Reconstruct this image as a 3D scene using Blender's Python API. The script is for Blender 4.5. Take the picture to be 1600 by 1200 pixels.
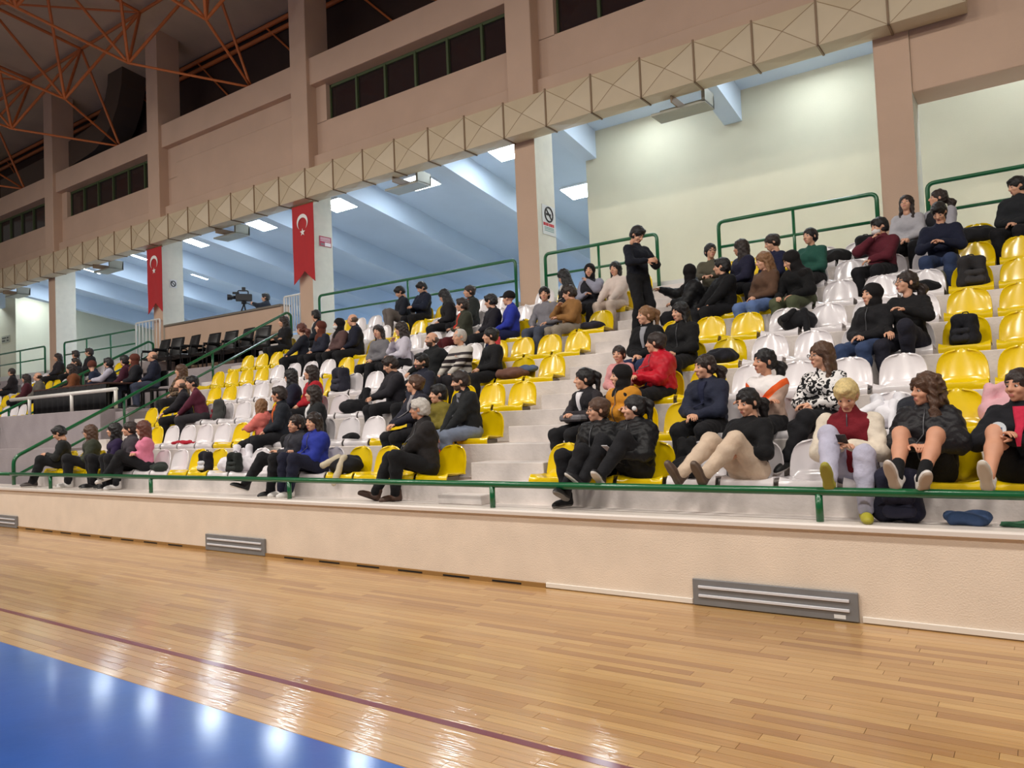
import bpy, bmesh, math, random
import numpy as np
from mathutils import Vector, Matrix, Euler

for _o in list(bpy.data.objects):
    bpy.data.objects.remove(_o)
scene = bpy.context.scene
COL = scene.collection
rng = random.Random(7)

# ------------------------------------------------------------------ camera
# X runs along the stand (right in the picture), Y into the stand, Z up; the court wall stands at Y = 0
cam_data = bpy.data.cameras.new('camera')
cam_data.sensor_width = 36.0
cam_data.lens = 1190.0 / 1600.0 * 36.0
cam_data.clip_end = 200.0
camera = bpy.data.objects.new('camera', cam_data)
COL.objects.link(camera)
_r = Vector((0.81895327, 0.57232653, -0.04192709))
_d = Vector((-0.05805117, 0.00993642, -0.99826416))
_f = Vector((-0.57091646, 0.81996561, 0.04136169))
_m = Matrix((( _r.x, -_d.x, -_f.x, 0.0), (_r.y, -_d.y, -_f.y, -5.966), (_r.z, -_d.z, -_f.z, 1.60), (0, 0, 0, 1)))
camera.matrix_world = _m
scene.camera = camera

# ------------------------------------------------------------------ world, hall lamps, exposure
scene.view_settings.view_transform = 'Standard'
scene.view_settings.look = 'None'
scene.view_settings.gamma = 1.0
scene.view_settings.use_curve_mapping = False
scene.view_settings.exposure = -0.20
world = bpy.data.worlds.new('hall_air')
scene.world = world
world.use_nodes = True
_bg = world.node_tree.nodes['Background']
_bg.inputs[0].default_value = (1.0, 0.90, 0.80, 1)
_bg.inputs[1].default_value = 0.14

def lamp(loc, sx, sy, power, color, rot=(0, 0, 0), spread=math.pi):
    l = bpy.data.lights.new('high_bay_lamp', 'AREA')
    l.shape = 'RECTANGLE'; l.size = sx; l.size_y = sy
    l.energy = power; l.color = color; l.spread = spread
    o = bpy.data.objects.new('high_bay_lamp', l)
    o.location = loc; o.rotation_euler = rot
    COL.objects.link(o)
    return o

# two rows of high bay lamps hang over the court, above and beside the camera, in the hall's roof
for _x in (-26, -20.5, -15, -9.5, -4, 1.5, 7):
    for _y in (-4.5, -11.0):
        lamp((_x, _y, 10.2), 1.3, 0.7, 350 if _y > -6 else 260, (1.0, 0.94, 0.86), rot=(math.radians(10 if _y > -6 else 20), 0, 0))

# ------------------------------------------------------------------ helpers
def lin(c):
    def f(v):
        v = v / 255.0
        return v / 12.92 if v <= 0.04045 else ((v + 0.055) / 1.055) ** 2.4
    return tuple(f(v) for v in c)

_mats = {}
def mat(name, rgb, rough=0.6, metal=0.0, var=0.0, vscale=6.0, bump=0.0, bscale=40.0, coat=0.0, spec=0.5, emit=None, estr=0.0, sheen=0.0, trans=0.0):
    """procedural principled material; rgb is display colour 0-255"""
    if name in _mats:
        return _mats[name]
    m = bpy.data.materials.new(name); m.use_nodes = True
    nt = m.node_tree; b = nt.nodes['Principled BSDF']
    c = lin(rgb)
    b.inputs['Base Color'].default_value = (*c, 1)
    b.inputs['Roughness'].default_value = rough
    b.inputs['Metallic'].default_value = metal
    b.inputs['Coat Weight'].default_value = coat
    b.inputs['Coat Roughness'].default_value = 0.12
    b.inputs['Specular IOR Level'].default_value = spec
    b.inputs['Transmission Weight'].default_value = trans
    if sheen:
        b.inputs['Sheen Weight'].default_value = sheen
    if emit:
        b.inputs['Emission Color'].default_value = (*emit, 1)
        b.inputs['Emission Strength'].default_value = estr
    if var or bump:
        tc = nt.nodes.new('ShaderNodeTexCoord')
    if var:
        n = nt.nodes.new('ShaderNodeTexNoise'); n.inputs['Scale'].default_value = vscale; n.inputs['Detail'].default_value = 5
        nt.links.new(tc.outputs['Object'], n.inputs['Vector'])
        r = nt.nodes.new('ShaderNodeMapRange'); r.inputs['From Min'].default_value = 0.3; r.inputs['From Max'].default_value = 0.7
        r.inputs['To Min'].default_value = 1 - var; r.inputs['To Max'].default_value = 1 + var
        nt.links.new(n.outputs['Fac'], r.inputs['Value'])
        x = nt.nodes.new('ShaderNodeVectorMath'); x.operation = 'SCALE'; x.inputs[0].default_value = c
        nt.links.new(r.outputs[0], x.inputs['Scale'])
        nt.links.new(x.outputs[0], b.inputs['Base Color'])
    if bump:
        n2 = nt.nodes.new('ShaderNodeTexNoise'); n2.inputs['Scale'].default_value = bscale; n2.inputs['Detail'].default_value = 4
        nt.links.new(tc.outputs['Object'], n2.inputs['Vector'])
        bp = nt.nodes.new('ShaderNodeBump'); bp.inputs['Strength'].default_value = bump; bp.inputs['Distance'].default_value = 0.02
        nt.links.new(n2.outputs['Fac'], bp.inputs['Height'])
        nt.links.new(bp.outputs[0], b.inputs['Normal'])
    _mats[name] = m
    return m

def new_mesh(name, verts, faces, mats=(), smooth=False, fmat=None):
    me = bpy.data.meshes.new(name)
    me.from_pydata([tuple(v) for v in verts], [], [tuple(f) for f in faces])
    for m in (mats if isinstance(mats, (list, tuple)) else [mats]):
        me.materials.append(m)
    if smooth:
        me.polygons.foreach_set('use_smooth', [True] * len(me.polygons))
    if fmat is not None:
        me.polygons.foreach_set('material_index', list(fmat))
    me.update()
    return me

def fast_mesh(name, V, Q, mats, fmat=None, smooth=True):
    """numpy verts (n,3) and quads (m,4)"""
    me = bpy.data.meshes.new(name)
    n, m = len(V), len(Q)
    me.vertices.add(n); me.vertices.foreach_set('co', np.asarray(V, dtype=np.float32).ravel())
    me.loops.add(m * 4); me.loops.foreach_set('vertex_index', np.asarray(Q, dtype=np.int32).ravel())
    me.polygons.add(m)
    me.polygons.foreach_set('loop_start', np.arange(0, m * 4, 4, dtype=np.int32))
    try:
        me.polygons.foreach_set('loop_total', np.full(m, 4, dtype=np.int32))
    except Exception:
        pass
    for mm in (mats if isinstance(mats, (list, tuple)) else [mats]):
        me.materials.append(mm)
    if fmat is not None:
        me.polygons.foreach_set('material_index', np.asarray(fmat, dtype=np.int32))
    if smooth:
        me.polygons.foreach_set('use_smooth', np.ones(m, dtype=bool))
    me.update(calc_edges=True)
    me.validate()
    return me

def obj(name, me, parent=None, loc=None, rot=None, scale=None, kind=None, label=None, cat=None, group=None):
    o = bpy.data.objects.new(name, me)
    COL.objects.link(o)
    if parent is not None: o.parent = parent
    if loc is not None: o.location = loc
    if rot is not None: o.rotation_euler = rot
    if scale is not None: o.scale = scale
    if kind: o['kind'] = kind
    if label: o['label'] = label
    if cat: o['category'] = cat
    if group: o['group'] = group
    return o

def empty(name, loc=(0, 0, 0), rot=(0, 0, 0), **kw):
    return obj(name, None, loc=loc, rot=rot, **kw)

class MB:
    """collects simple shapes into one mesh"""
    def __init__(self): self.v = []; self.f = []; self.m = []
    def add(self, vs, fs, mi=0):
        n = len(self.v); self.v += [tuple(v) for v in vs]
        self.f += [tuple(i + n for i in f) for f in fs]; self.m += [mi] * len(fs)
        return self
    def box(self, x0, x1, y0, y1, z0, z1, mi=0, M=None):
        vs = [(x0, y0, z0), (x1, y0, z0), (x1, y1, z0), (x0, y1, z0), (x0, y0, z1), (x1, y0, z1), (x1, y1, z1), (x0, y1, z1)]
        if M is not None: vs = [M @ Vector(v) for v in vs]
        return self.add(vs, [(0, 3, 2, 1), (4, 5, 6, 7), (0, 1, 5, 4), (1, 2, 6, 5), (2, 3, 7, 6), (3, 0, 4, 7)], mi)
    def prism(self, pts, x0, x1, mi=0):
        """pts: outline (y,z); extruded along X"""
        n = len(pts)
        vs = [(x0, y, z) for y, z in pts] + [(x1, y, z) for y, z in pts]
        fs = [tuple(range(n)), tuple(range(2 * n - 1, n - 1, -1))]
        fs += [(i, i + n, (i + 1) % n + n, (i + 1) % n) for i in range(n)]
        return self.add(vs, fs, mi)
    def tube(self, path, r, seg=8, mi=0, closed=False):
        pts = [Vector(p) for p in path]; n = len(pts)
        rs = r if isinstance(r, (list, tuple)) else [r] * n
        rings = []; up = None
        for i, p in enumerate(pts):
            t = (pts[min(i + 1, n - 1)] - pts[max(i - 1, 0)])
            if t.length < 1e-9: t = Vector((0, 0, 1))
            t.normalize()
            if up is None:
                up = Vector((0, 0, 1)) if abs(t.z) < 0.9 else Vector((1, 0, 0))
            a = up - t * up.dot(t)
            if a.length < 1e-6: a = t.orthogonal()
            a.normalize(); up = a; b = t.cross(a)
            rings.append([p + (a * math.cos(2 * math.pi * k / seg) + b * math.sin(2 * math.pi * k / seg)) * rs[i] for k in range(seg)])
        vs = [v for rg in rings for v in rg]; fs = []
        for i in range(n - 1):
            for k in range(seg):
                k2 = (k + 1) % seg
                fs.append((i * seg + k, i * seg + k2, (i + 1) * seg + k2, (i + 1) * seg + k))
        fs.append(tuple(range(seg - 1, -1, -1))); fs.append(tuple((n - 1) * seg + k for k in range(seg)))
        return self.add(vs, fs, mi)
    def mesh(self, name, mats, smooth=False, bevel=0.0):
        me = new_mesh(name, self.v, self.f, mats, smooth, self.m)
        if bevel:
            bm = bmesh.new(); bm.from_mesh(me)
            bmesh.ops.bevel(bm, geom=bm.edges[:], offset=bevel, segments=1, affect='EDGES', profile=0.5)
            bm.to_mesh(me); bm.free()
        return me
    def build(self, name, mats, parent=None, smooth=False, bevel=0.0, **kw):
        return obj(name, self.mesh(name, mats, smooth, bevel), parent, **kw)

def fillet(path, r=0.08, n=5):
    """round the inner corners of a polyline"""
    P = [Vector(p) for p in path]; out = [P[0]]
    for i in range(1, len(P) - 1):
        a, b, c = P[i - 1], P[i], P[i + 1]
        u = (a - b); v = (c - b); rr = min(r, u.length * .45, v.length * .45)
        p0 = b + u.normalized() * rr; p1 = b + v.normalized() * rr
        for k in range(n + 1):
            t = k / n
            out.append((1 - t) ** 2 * p0 + 2 * t * (1 - t) * b + t * t * p1)
    out.append(P[-1]); return out

def auto_smooth(me, ang=35):
    me.polygons.foreach_set('use_smooth', [True] * len(me.polygons))
    try:
        me.set_sharp_from_angle(angle=math.radians(ang))
    except Exception:
        pass

ORD = ['zeroth', 'first', 'second', 'third', 'fourth', 'fifth', 'sixth', 'seventh', 'eighth', 'ninth', 'tenth', 'eleventh', 'twelfth', 'thirteenth',
       'fourteenth', 'fifteenth', 'sixteenth', 'seventeenth', 'eighteenth', 'nineteenth', 'twentieth']
RUN, RISE, Y1 = 0.76, 0.38, 0.43
def zt(n): return 0.52 + RISE * n if n >= 1 else 0.70     # top of step n
def yr(n): return Y1 + (n - 1) * RUN                        # front edge of step n
DECK = 3.84
COLX = [-1.80 - 6.56 * k for k in range(6)]                 # left edges of the columns
# ------------------------------------------------------------------ floor
def plank_material():
    m = bpy.data.materials.new('lacquered_oak'); m.use_nodes = True
    nt = m.node_tree; b = nt.nodes['Principled BSDF']
    at = nt.nodes.new('ShaderNodeAttribute'); at.attribute_name = 'tone'
    tc = nt.nodes.new('ShaderNodeNewGeometry')
    mp = nt.nodes.new('ShaderNodeMapping'); mp.inputs['Scale'].default_value = (2.5, 60, 1)
    nt.links.new(tc.outputs['Position'], mp.inputs['Vector'])
    n = nt.nodes.new('ShaderNodeTexNoise'); n.inputs['Scale'].default_value = 1.0; n.inputs['Detail'].default_value = 6
    nt.links.new(mp.outputs[0], n.inputs['Vector'])
    r = nt.nodes.new('ShaderNodeMapRange'); r.inputs['From Min'].default_value = 0.3; r.inputs['From Max'].default_value = 0.7
    r.inputs['To Min'].default_value = 0.86; r.inputs['To Max'].default_value = 1.10
    nt.links.new(n.outputs['Fac'], r.inputs['Value'])
    x = nt.nodes.new('ShaderNodeVectorMath'); x.operation = 'SCALE'
    nt.links.new(at.outputs['Color'], x.inputs[0]); nt.links.new(r.outputs[0], x.inputs['Scale'])
    nt.links.new(x.outputs[0], b.inputs['Base Color'])
    b.inputs['Roughness'].default_value = 0.34
    b.inputs['Coat Weight'].default_value = 0.8; b.inputs['Coat Roughness'].default_value = 0.09
    n2 = nt.nodes.new('ShaderNodeTexNoise'); n2.inputs['Scale'].default_value = 3.0; n2.inputs['Detail'].default_value = 2
    mp2 = nt.nodes.new('ShaderNodeMapping'); mp2.inputs['Scale'].default_value = (1.5, 20, 1)
    nt.links.new(tc.outputs['Position'], mp2.inputs['Vector']); nt.links.new(mp2.outputs[0], n2.inputs['Vector'])
    bp = nt.nodes.new('ShaderNodeBump'); bp.inputs['Strength'].default_value = 0.32; bp.inputs['Distance'].default_value = 0.004
    nt.links.new(n2.outputs['Fac'], bp.inputs['Height'])
    nt.links.new(bp.outputs[0], b.inputs['Normal']); nt.links.new(bp.outputs[0], b.inputs['Coat Normal'])
    return m
M_OAK = plank_material()
M_JOINT = mat('dark_joint', (96, 66, 38), 0.8)
floor = MB().box(-42, 6, -16, 0.05, -0.12, -0.006).build('floor', M_JOINT, kind='structure', label='glossy wooden sports hall floor of narrow oak boards')
YB = -3.35                                                 # edge of the blue court
PW = 0.076
planks = []
_prng = random.Random(3)
TONES = [(188, 145, 89), (193, 151, 94), (184, 140, 85), (197, 156, 99), (190, 147, 92), (178, 133, 80), (195, 153, 97), (186, 142, 87), (166, 120, 73)]
_row = 0; _y = 0.0
while _y > YB + 1e-4:
    y0 = max(_y - PW, YB); x = -26.0 + _prng.random() * 1.2
    while x < 2.2:
        L = _prng.choice((0.55, 0.7, 0.9, 1.1, 1.3))
        t = lin(_prng.choice(TONES)); k = 0.96 + 0.08 * _prng.random()
        planks.append((x, min(x + L, 2.4), y0, _y, tuple(c * k for c in t)))
        x += L
    _y -= PW
def plank_mesh(items, centred=False):
    v = []; f = []; cols = []; g = 0.0012
    for (x0, x1, y0, y1, c) in items:
        cx, cy = ((x0 + x1) / 2, (y0 + y1) / 2) if centred else (0, 0)
        b = len(v); X0, X1, Y0_, Y1_ = x0 + g - cx, x1 - g - cx, y0 + g - cy, y1 - g - cy
        v += [(X0, Y0_, -0.006), (X1, Y0_, -0.006), (X1, Y1_, -0.006), (X0, Y1_, -0.006), (X0, Y0_, 0), (X1, Y0_, 0), (X1, Y1_, 0), (X0, Y1_, 0)]
        f += [tuple(i + b for i in q) for q in ((4, 5, 6, 7), (0, 1, 5, 4), (1, 2, 6, 5), (2, 3, 7, 6), (3, 0, 4, 7))]
        cols += [(*c, 1.0)] * 8
    me = new_mesh('plank', v, f, M_OAK)
    ca = me.color_attributes.new('tone', 'FLOAT_COLOR', 'POINT')
    ca.data.foreach_set('color', [q for c in cols for q in c])
    return me
def _pd(p):  # apparent size: large for near boards inside the view
    cx, cy = (p[0] + p[1]) / 2, (p[2] + p[3]) / 2
    inview = cx < 0.35 and cx > -8.5 and (cy + 5.966) * 1.0 > 0 and (cx * 0.819 + (cy + 5.966) * 0.572) < 0.70 * (-cx * 0.571 + (cy + 5.966) * 0.82)
    low = 1.6 / max(0.1, -cx * 0.571 + (cy + 5.966) * 0.82) < 0.60
    return (0 if (inview and low) else 1, cx * cx + (cy + 5.966) ** 2)
planks.sort(key=_pd)
for p in planks[:300]:
    obj('plank', plank_mesh([p], True), floor, loc=((p[0] + p[1]) / 2, (p[2] + p[3]) / 2, 0))
obj('plank', plank_mesh(planks[300:]), floor, kind='stuff')
# blue court and dark red line
def blue_material():
    m = mat('blue_court_paint', (26, 84, 170), 0.34, var=0.10, vscale=2.5, bump=0.12, bscale=5.0, coat=0.8)
    return m
MB().box(-42, 6, -16, YB, -0.006, 0.0005).build('blue_court_area', blue_material(), floor, label='blue painted court area')
MB().box(-42, 6, -2.885, -2.835, -0.004, 0.0006).build('court_line', mat('maroon_line_paint', (112, 34, 44), 0.35, coat=0.4), floor, label='dark red court line')

# ------------------------------------------------------------------ court wall with coping, skirting and panels
M_WALL = mat('peach_wall_paint', (232, 215, 197), 0.75, var=0.05, vscale=3.0, bump=0.25, bscale=90)
wall = MB().box(-42, 6, 0.0, 0.16, 0, 0.655).build('wall_front', M_WALL, kind='structure', label='low peach wall between the court and the stand')
cp = [(-0.035, 0.66), (-0.035, 0.69), (-0.025, 0.705), (0.0, 0.708), (0.17, 0.708), (0.17, 0.655), (0.0, 0.655), (-0.02, 0.655)]
MB().prism(cp, -42, 6).build('trim_1', mat('coping_white', (224, 214, 206), 0.35, coat=0.2), kind='structure', label='pale rounded coping along the top of the court wall')
for x0, x1 in ((-1.16, 3.0), (-3.86, -2.44)):
    MB().box(x0, x1, -0.018, 0, 0.006, 0.05).build('baseboard_front', mat('skirting_white', (232, 224, 214), 0.5), kind='structure', bevel=0.004)
sk = MB().box(-26, -3.86, -0.02, 0, 0.0, 0.042)
skirt = sk.build('baseboard_front', mat('skirting_wood', (150, 112, 62), 0.5), kind='structure', label='brown wooden skirting with dark vent slots')
slot = MB().box(-0.17, 0.17, -0.0225, -0.0195, 0.01, 0.026).mesh('vent_slot', mat('slot_black', (16, 12, 10), 0.9))
for k in range(26):
    x = -4.3 - k * 0.62
    if not (-9.3 < x < -7.8):
        obj('vent_slot', slot, skirt, loc=(x, 0, 0))
M_PANEL = mat('panel_grey', (122, 122, 124), 0.45, var=0.06)
M_STRIPE = mat('panel_stripe', (214, 214, 220), 0.4)
for x0, x1, nm in ((-2.43, -1.18, 'between the white skirting boards'), (-9.16, -7.93, 'in the middle of the brown skirting'), (-16.0, -14.72, 'cut by the left picture edge')):
    e = empty('wall_panel', (x0, 0, 0), label='low grey wall panel with two white bars ' + nm, cat='panel', group='grey panels along the court wall')
    w = x1 - x0
    MB().box(0, w, -0.03, -0.003, 0.008, 0.215).build('panel_plate', M_PANEL, e, bevel=0.004)
    for z in (0.085, 0.155):
        MB().box(0.05, w - 0.06, -0.042, -0.028, z - 0.011, z + 0.011).build('bar', M_STRIPE, e, bevel=0.003)
    if x0 > -3:
        MB().box(w - 0.17, w - 0.09, -0.0315, -0.0295, 0.022, 0.05).build('sticker', mat('paper_white', (225, 225, 225), 0.6), e)

# ------------------------------------------------------------------ terraces
M_CONC = mat('terrace_concrete', (214, 205, 200), 0.8, var=0.2, vscale=2.2, bump=0.2, bscale=30)
M_CONC2 = mat('grey_concrete', (160, 150, 152), 0.8, var=0.10, vscale=2.0, bump=0.2, bscale=30)
terr = empty('concrete_terrace', kind='structure', label='stepped pale concrete terrace of the stand')
MB().box(-42, 6, 0.10, Y1 + 0.02, 0.3, 0.70).build('walkway_slab', M_CONC, terr)
for n in range(1, 9):
    y1 = yr(n + 1) if n < 8 else 6.5
    MB().box(-15.2, 6, yr(n), y1 + 0.02, zt(n) - 0.5, zt(n)).build('terrace_step', M_CONC, terr, bevel=0.008)
for (xa, xb, n0) in ((-5.33, -4.36, 0), (-15.15, -14.78, 1)):
    for n in range(n0, 8):
        if n == 0:
            MB().box(-5.33, -4.75, 0.22, Y1, 0.701, 0.80).build('aisle_step', M_CONC, terr, bevel=0.006)
        else:
            MB().box(xa, xb, yr(n + 1) - 0.38, yr(n + 1) + 0.001, zt(n) - 0.02, zt(n) + 0.19).build('aisle_step', M_CONC, terr, bevel=0.006)
MB().box(-5.33, -4.36, 6.12, 6.51, zt(8) - 0.02, 3.70).build('aisle_step', M_CONC, terr, bevel=0.006)
# far left block beyond the stairs opening
for n in range(2, 9):
    y1 = yr(n + 1) if n < 8 else 6.5
    MB().box(-42, -20.5, yr(n), y1 + 0.02, zt(n) - 0.5, zt(n)).build('terrace_step', M_CONC2, terr, bevel=0.008)
# commentary platform between the two hand rails
MB().box(-20.5, -15.2, 0.9, 2.0, 0.5, 1.33).build('platform_block', M_CONC2, terr)
MB().box(-20.5, -15.75, 1.95, 4.3, 0.5, 2.08).build('platform_block', M_CONC2, terr, bevel=0.01)
MB().box(-15.75, -15.2, 2.25, 4.3, 0.5, 2.02).build('platform_block', M_CONC2, terr, bevel=0.01)
MB().box(-20.5, -15.2, 4.3, 5.1, 0.5, 2.65).build('platform_block', M_CONC2, terr, bevel=0.01)
MB().box(-20.5, -15.2, 5.1, 6.5, 0.5, 3.12).build('platform_block', M_CONC2, terr, bevel=0.01)

# ------------------------------------------------------------------ upper deck
M_DECK = mat('deck_floor', (206, 206, 204), 0.5)
M_CREAM = mat('cream_wall_paint', (212, 207, 182), 0.75, var=0.03, vscale=1.5, bump=0.1, bscale=60)
M_CEIL = mat('deck_ceiling_paint', (200, 214, 230), 0.7, var=0.04, vscale=0.8, bump=0.15, bscale=25)
M_PEACH = mat('facade_paint', (200, 170, 147), 0.8, var=0.05, vscale=1.2, bump=0.15, bscale=60)
MB().box(-48, 8, 6.5, 22, 3.4, DECK).build('floor_deck', M_DECK, kind='structure', label='upper walkway floor behind the stand')
SL = 0.176
def zs(y): return 8.31 - SL * (y - 6.5)
dk = empty('ceiling', kind='structure', label='sloping pale ceiling of the upper walkway with deep beams')
MB().prism([(6.8, zs(6.8)), (22, zs(22)), (22, zs(22) + 0.25), (6.8, zs(6.8) + 0.25)], -48, 8).build('ceiling_slab', M_CEIL, dk)
for k in range(-4, 10):
    xr = -11.15 - 3.28 * k
    yend = 22 if -36.4 < xr < -8.2 else 9.02
    MB().prism([(6.9, zs(6.9) - 0.62), (yend, zs(yend) - 0.62), (yend, zs(yend) + 0.02), (6.9, zs(6.9) + 0.02)], xr - 0.36, xr).build('ceiling_beam', M_CEIL, dk)
MB().box(-8.14, 8, 9.0, 9.25, DECK, 8.1).build('wall_right', M_CREAM, kind='structure', label='cream wall at the back of the right hand walkway')
MB().box(-8.14, -7.9, 9.25, 22, DECK, 8.1).build('wall_side', M_CREAM, kind='structure')
MB().box(-48, 8, 21.6, 22, DECK, 6.4).build('wall_back', M_CEIL, kind='structure', label='far back wall of the upper walkway')
MB().box(-36.6, -36.4, 9.0, 22, DECK, 8.1).build('wall_left', M_CREAM, kind='structure', label='cream end wall on the far left')
wl = MB().box(-48, -36.4, 8.8, 9.0, DECK, 8.1).build('wall_far_left', M_CREAM, kind='structure')
d = MB().box(-39.1, -38.0, 8.74, 8.80, DECK, 6.0).build('door_1', mat('door_dark', (58, 56, 60), 0.5), kind='structure', bevel=0.01)
MB().box(-39.0, -38.1, 8.72, 8.745, DECK + 0.05, 5.1).build('door_panel', mat('door_blue', (120, 150, 205), 0.4), d)
s = MB().box(-37.75, -36.95, 8.77, 8.8, 5.75, 6.05).build('wall_sign', mat('sign_plate', (170, 168, 150), 0.5), label='small grey sign beside the far left door', cat='sign')
for i in range(2):
    MB().box(-37.68, -37.4 + 0.1 * i, 8.762, 8.772, 5.80 + 0.12 * i, 5.86 + 0.12 * i).build('lettering', mat('sign_ink', (70, 70, 66), 0.6), s)
    MB().box(-37.22, -37.05, 8.762, 8.772, 5.80 + 0.12 * i, 5.86 + 0.12 * i).build('lettering', mat('sign_ink', (70, 70, 66), 0.6), s)

# ceiling light panels of the walkway
M_LED = mat('led_diffuser', (255, 255, 255), 0.4, emit=(0.80, 0.91, 1.0), estr=36.0)
M_LEDF = mat('led_frame', (235, 238, 240), 0.4)
led_f = MB().box(-0.46, 0.46, -0.36, 0.36, -0.03, 0.05).mesh('frame', M_LEDF)
led_d = MB().box(-0.43, 0.43, -0.33, 0.33, -0.04, -0.028).mesh('diffuser', M_LED)
LEDS = [(-10.06, 8.75), (-13.1, 9.0), (-16.2, 9.0), (-19.5, 8.95), (-22.8, 8.9), (-26.0, 8.75), (-29.4, 8.8), (-9.62, 11.4), (-25.95, 11.15), (-32.7, 8.8), (-6.4, 7.98), (-3.1, 7.98), (0.3, 7.98), (3.6, 7.98), (-35.4, 9.5), (-38.6, 7.9), (-42.0, 7.9)]  # last three panels are added to brighten the far left walls
for i, (x, y) in enumerate(LEDS):
    e = empty('ceiling_light', (x, y, zs(y) - 0.03), (-math.atan(SL), 0, 0), cat='light', group='square light panels on the walkway ceiling',
              label='square white light panel on the walkway ceiling, ' + (ORD[i + 1] + ' from the right along the front line' if i < 7 else 'among the rear and added panels, ' + ORD[i - 6] + ' one'))
    obj('frame', led_f, e); obj('diffuser', led_d, e)

# added glowing windows, unseen behind the crowd, filling the walkway with bluish light
M_DAYFILL = mat('added_fill_pane', (225, 235, 250), 0.2, emit=(0.62, 0.80, 1.0), estr=8.5)
for i in range(10):
    x = -10.2 - 3.0 * i
    w = empty('window_%d' % (20 + i), (x, 21.58, 4.35), kind='structure', label='added glowing window, unseen in the back wall, filling the walkway with light')
    for k in range(2): MB().box(-1.25 + 1.27 * k, -0.02 + 1.27 * k, -0.02, 0.0, 0.05, 1.15).build('pane', M_DAYFILL, w)
    MB().box(-1.3, 1.3, -0.04, 0.01, 0, 0.05).box(-1.3, 1.3, -0.04, 0.01, 1.15, 1.2).box(-0.02, 0.02, -0.04, 0.01, 0, 1.2).build('window_frame', M_LEDF, w)

# ------------------------------------------------------------------ columns and the facade above
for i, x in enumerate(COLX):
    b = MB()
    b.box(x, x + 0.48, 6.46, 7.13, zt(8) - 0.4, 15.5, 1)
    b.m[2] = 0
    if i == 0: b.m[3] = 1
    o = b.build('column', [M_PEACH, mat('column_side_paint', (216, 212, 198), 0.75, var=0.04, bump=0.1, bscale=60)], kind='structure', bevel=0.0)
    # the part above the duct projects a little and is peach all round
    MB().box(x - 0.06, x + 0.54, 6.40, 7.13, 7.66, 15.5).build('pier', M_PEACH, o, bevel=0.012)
M_GLASS = mat('dark_pane', (44, 34, 34), 0.12, spec=0.6)
M_GREENF = mat('window_frame_green', (70, 84, 52), 0.5)
fac = empty('wall_upper', kind='structure', label='peach upper wall with piers and window strips above the duct')
wn = 0
for i in range(-1, 5):
    x0 = (COLX[i + 1] + 0.48); x1 = COLX[i] if i >= 0 else 6.0
    window = i not in (2, -1)
    if i == -1:
        MB().box(x0, 6.0, 6.5, 7.1, 6.08, 8.2).build('lintel_beam', M_PEACH, fac, bevel=0.01)
    MB().box(x0, x1, 6.58, 7.1, 7.50, 8.20).build('wall_panel_low', M_PEACH, fac, bevel=0.012)
    MB().box(x0, x1, 6.5, 7.1, 9.94, 10.62).build('wall_beam', M_PEACH, fac, bevel=0.012)
    xl = x0 + 0.42
    MB().box(x0 - 0.02, x1 + 0.02, 6.70, 7.1, 8.18, 9.03).build('wall_panel', M_PEACH, fac)
    if not window:
        MB().box(x0 - 0.02, x1 + 0.02, 6.70, 7.1, 9.02, 9.96).build('wall_panel', M_PEACH, fac)
        MB().box(x0 + 0.5, x1 - 0.35, 6.67, 6.72, 8.22, 9.45).build('wall_panel', M_PEACH, fac, bevel=0.02)
    else:
        MB().box(x0 - 0.02, xl, 6.70, 7.1, 9.02, 9.96).build('wall_panel', M_PEACH, fac)
        wn += 1
        w = empty('window_%d' % wn, kind='structure', label='dark strip window with green mullions high in the peach wall')
        MB().box(xl, x1, 6.82, 6.9, 9.87, 9.96).box(xl, x1, 6.82, 6.9, 9.03, 9.07).box(xl, xl + 0.04, 6.82, 6.9, 9.03, 9.96).build('window_frame', M_GREENF, w)
        npn = 6; dx = (x1 - xl) / npn
        for k in range(npn):
            MB().box(xl + k * dx + 0.02, xl + (k + 1) * dx - 0.02, 6.86, 6.875, 9.06, 9.88).build('pane', M_GLASS, w)
            if k: MB().box(xl + k * dx - 0.03, xl + k * dx + 0.03, 6.80, 6.9, 9.05, 9.9).build('mullion', M_GREENF, w)

# roof and the dark wall under it
M_ROOF = mat('roof_panels', (196, 174, 146), 0.85, var=0.12, vscale=0.6)
M_DARK = mat('dark_cladding', (58, 40, 32), 0.85, var=0.15, vscale=1.0)
MB().box(-48, 8, 8.0, 8.2, 9.5, 13.4).build('wall_cladding', M_DARK, kind='structure', label='dark cladding wall behind the piers under the roof')
MB().prism([(8.3, 13.25), (-18, 16.9), (-18, 17.1), (8.3, 13.45)], -48, 8).build('ceiling_roof', M_ROOF, kind='structure', label='brown grey hall roof above the orange trusses')
M_ORANGE = mat('truss_orange', (196, 110, 56), 0.5, var=0.12, vscale=3)
truss = empty('roof_truss', kind='structure', label='orange space frame of thin tubes carrying the hall roof')
ucyl = MB().tube([(0, 0, 0), (0, 0, 1)], 1.0, 6).mesh('strut', M_ORANGE, smooth=True)
node_me = None
def strut(a, b, r=0.04):
    a = Vector(a); b = Vector(b); dv = b - a
    q = Vector((0, 0, 1)).rotation_difference(dv.normalized())
    o = obj('strut', ucyl, truss); o.rotation_mode = 'QUATERNION'; o.rotation_quaternion = q; o.location = a; o.scale = (r, r, dv.length)
PX = 3.36
Lq = {}; Uq = {}
for i in range(-3, 7):
    for r_ in range(0, 4):
        Lq[i, r_] = (-15.3 - PX * i, 4.3 - 2.6 * r_, 11.0 + 0.36 * r_); Uq[i, r_] = (-17.0 - PX * i, 5.6 - 2.6 * r_, 13.45 + 0.36 * r_)
bear = {i: (-17.0 - PX * i, 6.75, 10.72) for i in range(-3, 7)}
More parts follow.
